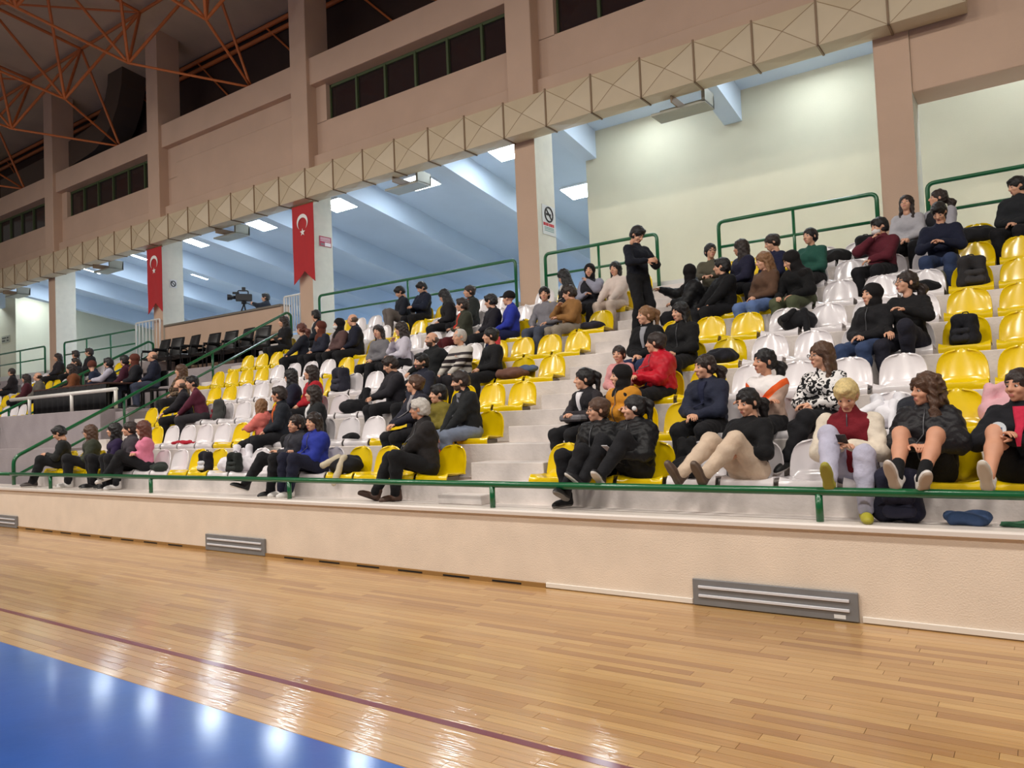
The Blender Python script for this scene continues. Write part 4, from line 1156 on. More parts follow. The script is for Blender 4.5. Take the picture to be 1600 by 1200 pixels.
p = seat_person(1, -2.13, 'woman in black sweater and beige trousers with feet on the rail', hair='lowpony', hc='black', top=BK, kind='sweater', pants=(206, 184, 162), near=True, lean=-.12, yaw=-14, head=-12, nod=14, torso=.44,
            legs=[(-.30, -.57, .085, 58, -14), (-.08, -.55, .085, 58, 0)], hands=[(-.06, -.20, .24), (.05, -.22, .24)], shoe=(84, 66, 56), sole=(104, 88, 76))
p = seat_person(1, -1.28, 'blond boy in a burgundy and cream college jacket looking at his phone', hair='short', hc='blond', top=(116, 22, 34), sleeve=(226, 214, 196), pants=(186, 184, 204), near=True, fem=False, lean=.18, yaw=0, head=-2, nod=34, torso=.45,
            legs=[(-.07, -.545, .07, 60, 0), (.15, -.46, -.164, 0, 14)], hands='phone', shoe=(172, 164, 48), sole=(150, 142, 52), size=.98)
phone_for(p, 'dark phone in the hands of the blond boy')
seat_person(1, -0.74, 'woman with curly hair in a black padded jacket and bare legs, feet on the rail', hair='curly', hc='brown', top=(27, 25, 29), kind='puffer', pants=BK, bare=True, near=True, lean=-.08, yaw=-6, head=-46, torso=.47, headband=(26, 24, 26),
            legs=[(-.10, -.545, .08, 62, -10), (.06, -.545, .07, 40, 26)], hands=[(-.05, -.30, .30), (.09, -.30, .30)], shoe=(224, 218, 214), sole=(178, 160, 144), socks=BK, skin='b')
seat_person(1, -0.14, 'woman in a black jacket with a round badge at the right picture edge', hair='lowpony', hc='dark', top=(24, 24, 30), kind='jacket', pants=BK, bare=True, near=True, lean=-.02, yaw=-4, head=-30, torso=.47, collar=(196, 40, 70),
            legs=[(-.16, -.545, .08, 62, -6), (.10, -.42, -.164, 0, 8)], hands=[(-.11, -.26, .36), (-.04, -.26, .33)], shoe=(226, 222, 216), sole=(190, 178, 162), skin='b', hood=True)
# second row
seat_person(2, -4.12, 'girl with high ponytail in a black and white jacket, bag on her lap', hair='pony', hc='black', top=(34, 32, 36), collar=(226, 222, 226), sleeve=(48, 44, 48), near=True, yaw=-18, head=-34, lean=.02, torso=.42, size=.92, hands=[(-.05, -.24, .24), (.06, -.24, .24)])
seat_person(2, -3.68, 'woman in a black headscarf and mustard jacket', hair='hijab', hc='black', top=(204, 138, 40), near=True, yaw=-14, head=-38, torso=.42, hands='cross', size=.93)
seat_person(2, -2.74, 'dark-haired woman in a navy jacket with hands folded, second row', hair='lowpony', hc='dark', top=(38, 42, 60), collar=(34, 38, 62), near=True, yaw=-8, head=-34, lean=.04, torso=.43, nod=4, hands=[(-.03, -.30, .20), (.04, -.30, .19)], hood=True)
seat_person(2, -2.16, 'woman in a white, orange and beige chevron sweater', hair='lowpony', hc='black', top=(206, 174, 156), top2=(236, 98, 40), top3=(238, 232, 230), cstyle='chevron', kind='sweater', near=True, yaw=-12, head=-30, torso=.44, skin='b', hands='cross')
seat_person(2, -1.64, 'woman with glasses and long brown hair in a black and white blouse', hair='long', hc='brown', top=(24, 24, 26), top2=(232, 228, 226), cstyle='blotch', kind='shirt', near=True, glasses=True, yaw=-14, head=-34, torso=.46, legs='cross', hands=[(-.06, -.27, .24), (-.0, -.29, .25)])
# third row
seat_person(3, -4.08, 'small child with dark hair in a pink top at the stairs', hair='bun', hc='dark', top=(214, 150, 150), kind='sweater', size=.76, near=True, yaw=-6, head=10, torso=.46)
seat_person(3, -3.56, 'girl with tied brown hair in a bright red jacket', hair='bun', hc='dark', top=(190, 18, 40), kind='puffer', near=True, yaw=-30, head=-50, torso=.43, lean=.08, hands=[(-.10, -.30, .26), (.0, -.30, .26)], size=.93)
# fourth row
seat_person(4, -4.06, 'woman with a fair ponytail in an open black jacket over grey', hair='pony', hc='light', top=BK, collar=(150, 150, 156), pants=(46, 58, 92), near=True, yaw=-6, head=-36, torso=.46)
seat_person(4, -3.60, 'woman with long black hair dressed all in black beside the fair ponytail', hair='long', hc='black', top=(22, 22, 24), near=True, yaw=-10, head=-22, nod=6, torso=.45)
seat_person(4, -1.45, 'woman in a black headscarf, black jacket and jeans', hair='hijab', hc='black', top=(28, 27, 30), pants=(54, 70, 104), near=True, yaw=-24, head=-18, torso=.42, lean=-.08, size=.93, shoe=(220, 216, 212))
seat_person(4, -1.10, 'woman with glasses in a black top with one knee raised', hair='lowpony', hc='dark', top=(24, 23, 25), pants=(34, 34, 46), kind='sweater', near=True, glasses=True, yaw=-14, head=-38, nod=-6, torso=.48, legs=[(-.12, -.36, -.352, 0, -4), (.06, -.24, -.14, 0, 4)], hands=[(-.10, -.28, .20), (.08, -.30, .40)])
# fifth and sixth rows
seat_person(6, -4.02, 'person in a black hooded coat seen from behind, one hand raised', hair='hijab', hc='black', top=(22, 22, 25), kind='puffer', yaw=-60, head=-100, torso=.44, lean=.0, hands=[(-.20, -.42, .48), (.0, -.28, .25)])
seat_person(6, -3.56, 'dark-haired young man in a black jacket facing left, upper right block', hair='short', hc='black', top=BK, fem=False, yaw=-40, head=-40, torso=.46, hands='knees')
seat_person(6, -2.98, 'girl with long light brown hair and blue jeans, upper right block', hair='long', hc='light', top=(96, 70, 54), pants=(98, 122, 170), kind='sweater', yaw=-30, head=-30, nod=10, torso=.45, shoe=(222, 218, 216))
seat_person(6, -2.52, 'person in black with olive green trousers leaning forward', hair='hijab', hc='black', top=(20, 20, 22), pants=(86, 92, 68), yaw=-22, head=-40, nod=25, lean=.35, torso=.40, hands='knees', shoe=(224, 220, 216))
# seventh row
seat_person(7, -4.0, 'woman with glasses in an olive and purple top near the stairs', hair='bun', hc='black', top=(88, 84, 70), kind='sweater', glasses=True, yaw=10, head=28, torso=.48, hands='forward')
seat_person(7, -3.52, 'woman in a navy jacket turned to her left, long dark hair', hair='long', hc='dark', top=(36, 36, 58), yaw=-40, head=-60, torso=.46, skin='b')
seat_person(7, -3.07, 'woman with tied hair in a dark navy jersey looking down', hair='bun', hc='dark', top=(28, 32, 60), kind='sweater', yaw=-30, head=-30, nod=18, torso=.46)
seat_person(7, -2.55, 'woman in a green and blue sweater before the walkway rail', hair='bun', hc='black', top=(38, 84, 72), kind='sweater', yaw=-14, head=-14, torso=.46)
seat_person(7, -1.66, 'boy in a maroon jacket holding a white mask to his face', hair='short', hc='black', top=(94, 32, 44), fem=False, mask=True, yaw=-20, head=-30, nod=10, torso=.44, hands=[(-.04, -.17, .50), (.02, -.32, .20)])
p = seat_person(7, -0.95, 'boy in a navy sweater and jeans bent over his phone, upper right', hair='short', hc='black', top=(26, 30, 50), pants=(50, 64, 96), kind='sweater', fem=False, lean=.14, yaw=-4, head=-6, nod=38, torso=.46, hands='phone', size=1.0)
# top row of the right block
seat_person(8, -1.42, 'girl with long brown hair in a light grey hoodie before the column', hair='long', hc='dark', top=(178, 176, 182), kind='sweater', yaw=-4, head=-4, nod=-12, torso=.48, hood=True)
seat_person(8, -1.02, 'girl with a curly ponytail in a dark vest and grey sleeves', hair='lowpony', hc='dark', top=(34, 34, 40), sleeve=(166, 164, 172), yaw=-26, head=-48, nod=-8, torso=.48)
seat_person(8, -0.12, 'dark-haired person in a black jacket at the upper right edge', hair='short', hc='black', top=(34, 36, 40), fem=False, yaw=-20, head=-40, nod=14, torso=.46)
# standing on the stairs
person((-4.70, 4.08, 2.62), 'man in black standing on the stairs with his head bowed', hair='short', hc='black', top=(22, 25, 36), pants=(20, 20, 24), kind='sweater', fem=False, standing=True, floor=-0.01, legs='stand', yaw=70, head=6, nod=36, size=.99, torso=.47, hands=[(-.10, -.28, 1.08), (.12, -.26, 1.10)], group='spectators')
# --- middle block, upper right corner
seat_person(7, -5.60, 'girl with long black hair in a cream jacket and cream trousers', hair='long', hc='black', top=(222, 206, 196), pants=(208, 190, 176), yaw=-8, head=4, torso=.44, hands='knees', shoe=(206, 190, 180))
seat_person(7, -6.08, 'girl in a black headscarf with grey sleeves, hand at her mouth', hair='hijab', hc='black', top=(40, 40, 46), sleeve=(150, 150, 166), yaw=6, head=10, torso=.48, hands=[(-.02, -.18, .30), (.02, -.17, .52)])
seat_person(7, -6.50, 'girl in a black jacket with long hair leaning left by the column', hair='long', hc='black', top=(40, 38, 42), collar=(220, 214, 208), yaw=-40, head=-60, nod=20, lean=.12, torso=.45)
seat_person(6, -6.50, 'boy in a grey sweater leaning back near the stairs', hair='short', hc='black', top=(126, 124, 130), pants=(72, 78, 94), kind='sweater', fem=False, yaw=-4, head=28, lean=-.12, side=-.10, torso=.46, legs='fwd', hands=[(-.16, -.18, .16), (.10, -.14, .20)])
seat_person(6, -6.04, 'boy in a tan jacket chewing his hand near the stairs', hair='short', hc='dark', top=(150, 108, 62), pants=(150, 140, 128), fem=False, yaw=-26, head=-40, nod=14, torso=.43, hands=[(-.06, -.20, .42), (.02, -.26, .24)], size=.92)
seat_person(6, -7.20, 'boy in a bright blue jacket facing left', hair='cap', hc='black', top=(44, 58, 166), pants=(28, 34, 74), fem=False, yaw=-44, head=-40, torso=.46, hands='lap')
seat_person(6, -7.58, 'boy in a black jacket next to the blue jacket', hair='short', hc='black', top=(34, 32, 40), fem=False, yaw=-34, head=-40, nod=10, torso=.46)
seat_person(7, -8.62, 'woman with tied hair and an orange collar behind the olive jacket', hair='bun', hc='dark', top=(40, 44, 42), collar=(206, 78, 40), yaw=-24, head=-14, torso=.46)
seat_person(6, -8.20, 'boy in an olive jacket with red collar, arms folded', hair='short', hc='dark', top=(62, 64, 52), pants=(84, 28, 32), collar=(190, 60, 44), fem=False, yaw=-30, head=-30, torso=.47, hands='cross')
seat_person(7, -9.10, 'girl with dark hair in black, leaning over by the upper rail', hair='long', hc='black', top=(32, 30, 34), yaw=-36, head=-50, nod=22, lean=.18, torso=.45)
seat_person(8, -11.0, 'boy in a dark jacket with grey trousers sitting at the upper rail', hair='short', hc='black', top=(32, 36, 46), pants=(112, 104, 100), fem=False, yaw=-26, head=-10, nod=34, lean=.10, torso=.46, legs='high', shoe=(214, 210, 206))
seat_person(8, -10.46, 'boy in a navy hoodie sitting at the upper rail, looking down', hair='short', hc='black', top=(28, 34, 52), fem=False, yaw=-14, head=-10, nod=30, torso=.48, hood=True, hands='phone')
# middle block, centre
seat_person(4, -7.62, 'bald man in a black jacket with an arm stretched along the seats', hair='bald', hc='stub', top=(28, 30, 32), fem=False, yaw=-12, head=-14, torso=.48, beard=True, hands=[(-.22, -.30, .22), (.46, .06, .40)], legs='fwd')
seat_person(4, -7.08, 'grey-haired man in a white and black striped sweater', hair='crop', hc='grey', top=(206, 200, 192), top2=(60, 54, 56), top3=(40, 30, 34), cstyle='stripes', kind='sweater', fem=False, yaw=-10, head=-14, torso=.47, hands='knees', pants=(44, 42, 48))
seat_person(4, -6.50, 'young woman in a black top with hair tied flat, beside the red flag', hair='bun', hc='black', top=(22, 22, 25), kind='sweater', yaw=-24, head=-26, torso=.43, hands='lap')
seat_person(3, -7.70, 'boy in a dark hooded jacket with clasped hands looking down', hair='short', hc='dark', top=(40, 38, 44), fem=False, yaw=-24, head=-20, nod=22, lean=.10, torso=.46, hands=[(-.08, -.34, .22), (-.02, -.35, .23)], hood=True, shoe=(206, 202, 198))
seat_person(3, -7.18, 'young man with short dark hair in a dark blue jacket, centre', hair='short', hc='black', top=(36, 38, 52), fem=False, yaw=-10, head=-6, torso=.46, beard=True)
p = seat_person(2, -6.62, 'woman with tied brown hair in a dark coat looking up left', hair='bun', hc='brown', top=(40, 40, 52), collar=(150, 146, 150), yaw=-20, head=-40, nod=-8, torso=.49, near=True, hands=[(-.12, -.30, .22), (-.02, -.30, .22)])
seat_person(2, -5.76, 'bearded man in a black jacket and grey jeans at the stairs', hair='short', hc='dark', top=(32, 34, 36), pants=(124, 134, 154), fem=False, beard=True, near=True, yaw=-26, head=-24, nod=10, lean=.16, torso=.48, hands=[(-.10, -.38, .02), (-.02, -.40, .0)], collar=(130, 130, 140), legs=[(-.22, -.36, -.352, 0, -10), (.10, -.40, -.352, 0, 10)])
seat_person(2, -6.24, 'boy in an olive and yellow top half hidden behind the grey-haired man', hair='short', hc='black', top=(120, 108, 40), kind='sweater', fem=False, yaw=-14, head=-20, torso=.40, size=.86, near=True)
seat_person(1, -5.82, 'grey-haired man with glasses in a long dark coat, front row', hair='short', hc='grey', top=(40, 37, 38), pants=(22, 22, 25), shoe=(74, 50, 38), sole=(60, 42, 34), fem=False, glasses=True, near=True, yaw=-34, head=-26, lean=.06, torso=.50, legs=[(-.14, -.58, -.164, 22, -20), (.08, -.40, -.172, 0, 4)], hands=[(-.14, -.30, .20), (-.08, -.33, .20)], skin='b', size=1.0)
seat_person(5, -9.50, 'girl with long brown hair in a grey hoodie, middle block', hair='long', hc='dark', top=(118, 116, 120), kind='sweater', yaw=0, head=8, tilt=-8, torso=.45, legs='fwd', shoe=(214, 212, 210))
seat_person(5, -8.95, 'girl in a pale lilac hoodie covering her mouth', hair='long', hc='dark', top=(206, 200, 212), kind='sweater', yaw=-30, head=-40, nod=6, torso=.45, hands=[(-.03, -.18, .46), (.04, -.24, .22)])
seat_person(6, -10.86, 'balding man in a navy jacket leaning left, upper middle block', hair='bald', hc='stub', top=(26, 28, 44), fem=False, yaw=-30, head=-40, nod=10, torso=.49, lean=.08)
seat_person(6, -11.32, 'woman in a black headscarf with a white face mask', hair='hijab', hc='black', top=(96, 72, 70), mask=True, yaw=-14, head=-16, torso=.45, hands='lap')
seat_person(6, -11.86, 'woman in a dark red headscarf and dark blue sweater', hair='hijab', hc='red', top=(40, 42, 56), kind='sweater', yaw=-12, head=-20, torso=.45)
seat_person(7, -12.86, 'man in a dark jacket with a white collar below the nearer flag column', hair='short', hc='black', top=(34, 38, 46), collar=(214, 208, 200), fem=False, yaw=-30, head=-60, torso=.48)
seat_person(6, -12.44, 'woman in a dark top with reddish tied hair below the flag column', hair='lowpony', hc='red', top=(34, 36, 46), kind='sweater', yaw=-30, head=-50, torso=.47, hands='knees')
seat_person(7, -13.95, 'woman with long dark hair in black at the top of the stair rail', hair='long', hc='dark', top=(28, 28, 32), yaw=-14, head=-30, torso=.46, hands='cross')
# middle block, lower left part
seat_person(2, -9.34, 'laughing man in a dark jacket with an orange collar', hair='short', hc='dark', top=(34, 38, 46), collar=(208, 98, 44), fem=False, yaw=-26, head=-34, near=True, torso=.49, skin='b')
seat_person(3, -10.0, 'girl with black hair in a dark navy coat behind the laughing man', hair='long', hc='black', top=(30, 32, 50), yaw=-30, head=-50, torso=.44)
seat_person(3, -9.50, 'girl with long brown hair in a red jacket, lower middle', hair='long', hc='dark', top=(170, 30, 42), yaw=-22, head=-34, nod=-6, torso=.46)
seat_person(2, -8.58, 'girl with long dark hair in a black jacket over white', hair='long', hc='dark', top=(34, 36, 38), collar=(222, 220, 220), yaw=-20, head=-40, nod=-4, near=True, torso=.46)
seat_person(2, -9.75, 'small child with light brown hair in a salmon pink jacket', hair='long', hc='light', top=(226, 122, 112), size=.80, yaw=-70, head=-90, near=True, torso=.44, hands='forward')
seat_person(1, -8.10, 'girl in a charcoal jacket leaning to the right, front row', hair='lowpony', hc='dark', top=(50, 50, 58), yaw=-6, head=6, tilt=14, side=.12, near=True, torso=.42, hands='cross', legs=[(-.42, -.50, -.10, 20, -40), (.04, -.42, -.172, 0, 0)])
seat_person(1, -7.70, 'girl with long brown hair in a royal blue jacket, front row', hair='long', hc='dark', top=(40, 54, 150), pants=(30, 32, 52), yaw=-6, head=2, near=True, torso=.43, hands=[(-.10, -.24, .20), (-.06, -.26, .22)], legs=[(-.20, -.40, -.172, 0, -10), (.0, -.42, -.172, 0, 0)], shoe=(222, 218, 214))
seat_person(3, -12.50, 'man in a maroon sweater leaning on his knees', hair='short', hc='black', top=(92, 38, 56), kind='sweater', pants=(48, 46, 50), fem=False, yaw=-34, head=20, lean=.24, torso=.50, hands=[(-.10, -.40, .14), (-.02, -.41, .14)])
seat_person(3, -13.02, 'bald man with hands clasped beside the maroon sweater', hair='bald', hc='stub', top=(38, 36, 42), fem=False, yaw=-30, head=-20, lean=.12, torso=.47, hands=[(-.08, -.36, .20), (-.02, -.36, .20)], beard=True)
seat_person(4, -14.35, 'woman with brown hair in a patterned tan scarf by the stair rail', hair='long', hc='brown', top=(128, 106, 84), top2=(60, 50, 44), cstyle='blotch', yaw=-20, head=-30, torso=.47, hands='chin')
# front row, far left end
p = seat_person(1, -14.36, 'boy in a dark sweater looking at his phone at the rail end', hair='short', hc='black', top=(34, 36, 36), kind='sweater', fem=False, near=True, yaw=-24, head=-20, nod=26, lean=.12, torso=.44, hands='phone', legs='fwd', shoe=(60, 50, 46))
seat_person(1, -13.42, 'woman with wavy brown hair and glasses in an olive jacket', hair='long', hc='brown', top=(58, 62, 50), glasses=True, near=True, yaw=-22, head=-36, torso=.43, shoe=(206, 202, 198))
seat_person(1, -12.62, 'woman with long black hair in a dark purple top, front row left', hair='long', hc='black', top=(44, 30, 66), kind='sweater', near=True, yaw=-18, head=-36, torso=.44, nod=-6)
seat_person(1, -12.14, 'woman with tied dark hair in a charcoal jacket, front row left', hair='bun', hc='dark', top=(64, 58, 64), near=True, yaw=-14, head=-24, torso=.45)
seat_person(1, -11.74, 'girl with long dark red hair in a pink sweater, legs crossed', hair='long', hc='red', top=(226, 132, 160), kind='sweater', near=True, yaw=-24, head=-36, torso=.45, legs='cross', shoe=(214, 210, 208), hands='cross')
# --- commentary platform and beyond
def far_person(x, y, z, label, **kw):
    kw.setdefault('floor', -0.44); kw.setdefault('group', 'people on the far left')
    return person((x, y, z + 0.46), label, **kw)
far_person(-16.15, 3.35, 2.08, 'bald man in a dark navy jacket at the right end of the desk', hair='bald', hc='stub', top=(26, 30, 48), pants=(60, 66, 84), fem=False, yaw=-20, head=-20, torso=.47, hands='lap')
far_person(-16.72, 3.25, 2.08, 'person in a dark headscarf second from the right at the desk', hair='hijab', hc='red', top=(30, 30, 36), pants=(66, 70, 84), yaw=-20, head=-24, torso=.45)
far_person(-17.32, 3.35, 2.08, 'person in a maroon jacket in the middle of the desk', hair='short', hc='black', top=(72, 30, 46), fem=False, yaw=-36, head=-40, torso=.47)
far_person(-17.95, 3.3, 2.08, 'dark-haired man with pale sleeves at the desk', hair='short', hc='black', top=(44, 44, 54), sleeve=(190, 186, 200), fem=False, yaw=-30, head=-34, torso=.46, hands='forward')
far_person(-18.62, 3.35, 2.08, 'person in a dark red cap and blue jacket at the desk', hair='beanie', hc='red', top=(36, 44, 66), fem=False, yaw=-40, head=-60, nod=12, lean=.15, torso=.44)
far_person(-19.4, 3.2, 2.08, 'person with an orange scarf at the left end of the desk', hair='long', hc='dark', top=(120, 70, 40), yaw=-20, head=-30, torso=.42, lean=.1)
for i, x in enumerate((-16.15, -16.72, -17.32, -17.95, -18.62, -19.4)):
    cc = empty('desk_chair', (x, 3.33, 2.08), label='dark chair behind the desk, %s from its right end' % ORD[i + 1], cat='chair', group='dark chairs behind the desk')
    MB().box(-.22, .22, -.2, .22, .40, .44).build('seat', M_BLK, cc, bevel=.01); MB().box(-.21, .21, .2, .24, .5, .85).build('backrest', M_BLK, cc, bevel=.01)
    for a in (-.19, .19):
        for b_ in (-.17, .2): MB().box(a - .015, a + .015, b_ - .015, b_ + .015, 0, .42).build('leg', M_BLKM, cc)
LF = [(-21.9, 6, 'man with dark hair sitting in front of the barred gate', 'short', (34, 34, 38), False), (-22.7, 7, 'person in black under the walkway rail, hands raised', 'short', (30, 30, 34), False),
      (-23.5, 7, 'person with short dark hair in a black coat left of the white gate', 'short', (26, 26, 30), False), (-22.4, 5, 'bald man in a grey jacket among yellow seats', 'bald', (96, 92, 86), False),
      (-23.1, 5, 'woman in a maroon coat beside the grey jacket', 'long', (80, 34, 44), True), (-24.6, 7, 'person in dark clothes under the corner of the walkway rail', 'long', (40, 38, 44), True),
      (-25.9, 6, 'man in a dark sweater by the far left column', 'crop', (38, 32, 36), False), (-27.2, 6, 'woman with wavy brown hair and grey trousers at far left', 'curly', (60, 58, 60), True),
      (-28.3, 6, 'person in black sitting at the left picture edge', 'long', (30, 30, 36), True), (-23.0, 3, 'woman with dark hair below the far stair rail', 'long', (44, 46, 60), True)]
for x, n, lab, hr, tc_, fm in LF:
    seat_person(n, x, lab, hair=hr, hc='dark', top=tc_, fem=fm, yaw=rng.uniform(-30, -5), head=rng.uniform(-40, -10), torso=.47, group='people on the far left', size=.98)
# camera operator behind the parapet and a person on the walkway
person((-17.95, 7.78, DECK), 'camera operator in a dark jacket behind the video camera', hair='short', hc='black', top=(40, 46, 58), fem=False, standing=True, floor=0.0, legs='stand', size=.92, yaw=-35, head=-10, torso=.46, hands=[(-.16, -.34, 1.25), (.10, -.36, 1.22)], group='people on the upper walkway')
vc = empty('video_camera', (-18.35, 7.32, DECK), (0, 0, math.radians(-35)), label='large video camera on a tripod behind the parapet', cat='camera')
M_CAM = mat('camera_black', (26, 28, 34), 0.4)
MB().box(-.09, .09, -.22, .22, 1.30, 1.50).build('camera_body', M_CAM, vc, bevel=.02)
MB().tube([(0, -.22, 1.41), (0, -.30, 1.41), (0, -.31, 1.41), (0, -.44, 1.41)], [.055, .055, .075, .085], 14).build('lens', M_CAM, vc, smooth=True)
MB().tube(fillet([(0, -.16, 1.50), (0, -.16, 1.60), (0, .12, 1.60), (0, .12, 1.50)], .05), .018, 8).build('carry_handle', M_CAM, vc, smooth=True)
MB().box(-.16, -.08, -.30, -.12, 1.52, 1.58).build('viewfinder', M_CAM, vc, bevel=.01)
MB().box(-.03, .03, -.05, .05, 1.58, 1.70).build('microphone', M_CAM, vc, bevel=.01)
MB().tube([(0, 0, 1.22), (0, 0, 1.31)], .07, 12).build('tripod_head', M_CAM, vc, smooth=True)
MB().tube([(.05, .05, 1.25), (.12, .40, 1.10)], .012, 8).build('pan_handle', M_CAM, vc, smooth=True)
for a in (30, 150, 270):
    MB().tube([(0, 0, 1.24), (.42 * math.cos(math.radians(a)), .42 * math.sin(math.radians(a)), 0)], .020, 8).build('leg', M_CAM, vc, smooth=True)
person((-15.35, 7.2, DECK), 'person in dark clothes behind the white gate on the walkway', hair='short', hc='black', top=(40, 40, 46), fem=False, standing=True, floor=0.0, legs='stand', size=.62, yaw=-10, head=0, hands='hang', group='people on the upper walkway')

# ------------------------------------------------------------------ bags, coats and other things on the seats
def backpack(loc, rz, label, rgb, size=1.0, tilt=0.0, rgb2=None):
    key = 'bp'
    if key not in _hair:
        pr = [('c', (a, b_, .07), (a * .85, b_ * .9, .36), .068, .060, 0) for a in (-.11, .11) for b_ in (-.04, .05)] + [('c', (-.10, 0, .10), (.10, 0, .10), .085, .085, 0), ('c', (-.08, 0, .36), (.08, 0, .36), .075, .075, 0)]
        V, Q, t = sdf_mesh(pr, .016, .07, (), .007, 22, 3.0); _hair[key] = fast_mesh('bag_body', V, Q, M_BLK)
        pr = [('c', (-.08, -.10, .08), (.08, -.10, .08), .05, .05, 0), ('c', (-.08, -.09, .19), (.08, -.09, .19), .045, .045, 0)]
        V, Q, t = sdf_mesh(pr, .014, .04, (), .004, 24, 1.0); _hair['bpp'] = fast_mesh('front_pocket', V, Q, M_BLK)
        b = MB()
        for sx in (-.08, .08): b.tube(fillet([(sx, .05, .38), (sx * 1.1, .13, .30), (sx * 1.3, .13, .12), (sx * 1.2, .07, .06)], .05), .013, 6)
        _hair['bps'] = b.mesh('straps', M_BLK, True)
        _hair['bph'] = MB().tube(fillet([(-.04, .03, .42), (-.04, .03, .47), (.04, .03, .47), (.04, .03, .42)], .03), .008, 6).mesh('handle', M_BLK, True)
    e = empty('backpack', loc, (tilt - .08, 0, rz - 3.0), scale=(size,) * 3, label=label, cat='bag', group='bags and backpacks')
    m1 = cloth('b', rgb); m2 = cloth('b', rgb2 or tuple(min(255, c + 14) for c in rgb))
    for nm, key, m in (('bag_body', 'bp', m1), ('front_pocket', 'bpp', m2), ('straps', 'bps', m1), ('handle', 'bph', m1)):
        o = obj(nm, _hair[key], e); set_mat(o, 0, m)
    return e
def coat(loc, rz, label, rgb, sx=.24, sy=.16, sz=.10, seed=1.0, drape=0.0, cat='jacket', name='coat', rgb2=None, sleeve=None):
    pr = [('e', (0, 0, sz * .8), np.array((sx, sy, sz)), 0), ('c', (-sx * .6, -sy * .4, sz * .9), (sx * .5, sy * .3, sz * 1.2), sz * .6, sz * .5, 0), ('c', (sx * .2, -sy * .7, sz * .7), (-sx * .7, sy * .5, sz * 1.0), sz * .5, sz * .45, 0)]
    if drape: pr += [('c', (-sx * .5, sy * .8, sz), (-sx * .4, sy * 1.1, sz + drape), sz * .5, sz * .45, 0), ('c', (sx * .4, sy * .8, sz), (sx * .3, sy * 1.1, sz + drape), sz * .5, sz * .45, 0)]
    V, Q, t = sdf_mesh(pr, .014, .04, (), .010, 22, seed)
    V[:, 2] = np.maximum(V[:, 2], 0.0)
    e = obj(name, fast_mesh(name, V, Q, cloth('c', rgb)), loc=loc, rot=(0, 0, rz), label=label, cat=cat)
    if sleeve is not None:
        pr = [('c', (-sx * .3, -sy * .4, sz * 1.6), (-sx * 1.0, -sy * 1.1, sz * .9), .045, .04, 0), ('c', (sx * .2, -sy * .6, sz * 1.6), (sx * .1, -sy * 1.6, -.10), .045, .036, 0)]
        V, Q, t = sdf_mesh(pr, .012, .02, (), .004, 26, seed); obj('sleeve', fast_mesh('sleeve', V, Q, cloth('c', sleeve)), e)
    return e
def on(n, x, dy=.20): return (x, yr(n) + dy, zt(n) + .075)
coat(on(1, -2.72, .24), .2, 'black jacket hung over the white seat beside the beige trousers', BK, .13, .12, .10, 2.0, drape=.22)
coat(on(2, -1.12, .22), .1, 'white and black coat draped over a white seat behind the blond boy', (236, 234, 240), .24, .16, .13, 3.0, drape=.12, sleeve=(236, 234, 240))
coat(on(2, -0.86, .16), .4, 'black padded coat bunched beside the white coat', (36, 38, 46), .19, .18, .16, 4.0)
coat(on(2, -0.30, .30), .1, 'pink jacket hung over a yellow seat behind the curly-haired woman', (224, 172, 180), .15, .10, .12, 5.0, drape=.18)
backpack((-0.92, .24, .71), 3.2, 'large dark navy bag under the rail behind the white shoes', (28, 28, 46), .88)
coat((-0.48, .22, .705), .2, 'small blue bag on the walkway under the guard rail', (62, 84, 122), .15, .09, .055, 6.0, cat='bag', name='cloth_bag')
coat((-0.16, .24, .705), .0, 'green cloth on the walkway near the right edge', (58, 104, 76), .12, .07, .02, 7.0, cat='cloth', name='cloth')
backpack(on(4, -0.62), 2.6, 'black sports bag on a yellow seat, right block', (26, 26, 32), .72)
coat(on(4, -3.12), .3, 'black bag and coat on a yellow seat beside the woman all in black', (28, 28, 36), .20, .16, .10, 8.0, cat='bag', name='shoulder_bag')
backpack(on(6, -0.60, .24), 3.3, 'dark grey backpack standing on a yellow seat', (44, 42, 44), .86)
backpack((-1.02, yr(7) - .20, zt(6) + .01), 3.0, 'khaki backpack at the feet of the boy in navy', (92, 90, 74), .82)
coat(on(6, -1.12), .2, 'black bag lying on a white seat in the sixth row', BK, .20, .15, .08, 9.0, cat='bag', name='shoulder_bag')
coat(on(8, -0.62, .2), .2, 'black coats and bag piled on a yellow seat at the top', (30, 30, 34), .28, .18, .13, 10.0, cat='jacket')
backpack(on(8, -1.98, .2), 3.1, 'black backpack leaning on the walkway rail beside the column', (24, 24, 26), .80)
coat(on(8, -2.42, .22), .0, 'wide black bag on a white seat under the walkway rail', (28, 27, 28), .24, .14, .12, 11.0, cat='bag', name='shoulder_bag')
coat(on(5, -2.42, .25), .5, 'black jacket with white stripes over a white seat', (26, 26, 30), .22, .20, .14, 12.0, sleeve=(24, 24, 28))
coat(on(6, -5.66, .2), .2, 'dark bag on the yellow seat at the stairs', (40, 38, 50), .20, .13, .07, 13.0, cat='bag', name='shoulder_bag')
coat(on(4, -6.14, .16), .3, 'brown and blue coat thrown over a yellow seat', (112, 78, 66), .24, .20, .09, 14.0, drape=.0)
coat((-5.98, yr(4) + .30, zt(4) + .17), .1, 'blue grey lining piece on the brown coat', (84, 98, 126), .17, .10, .05, 15.0)
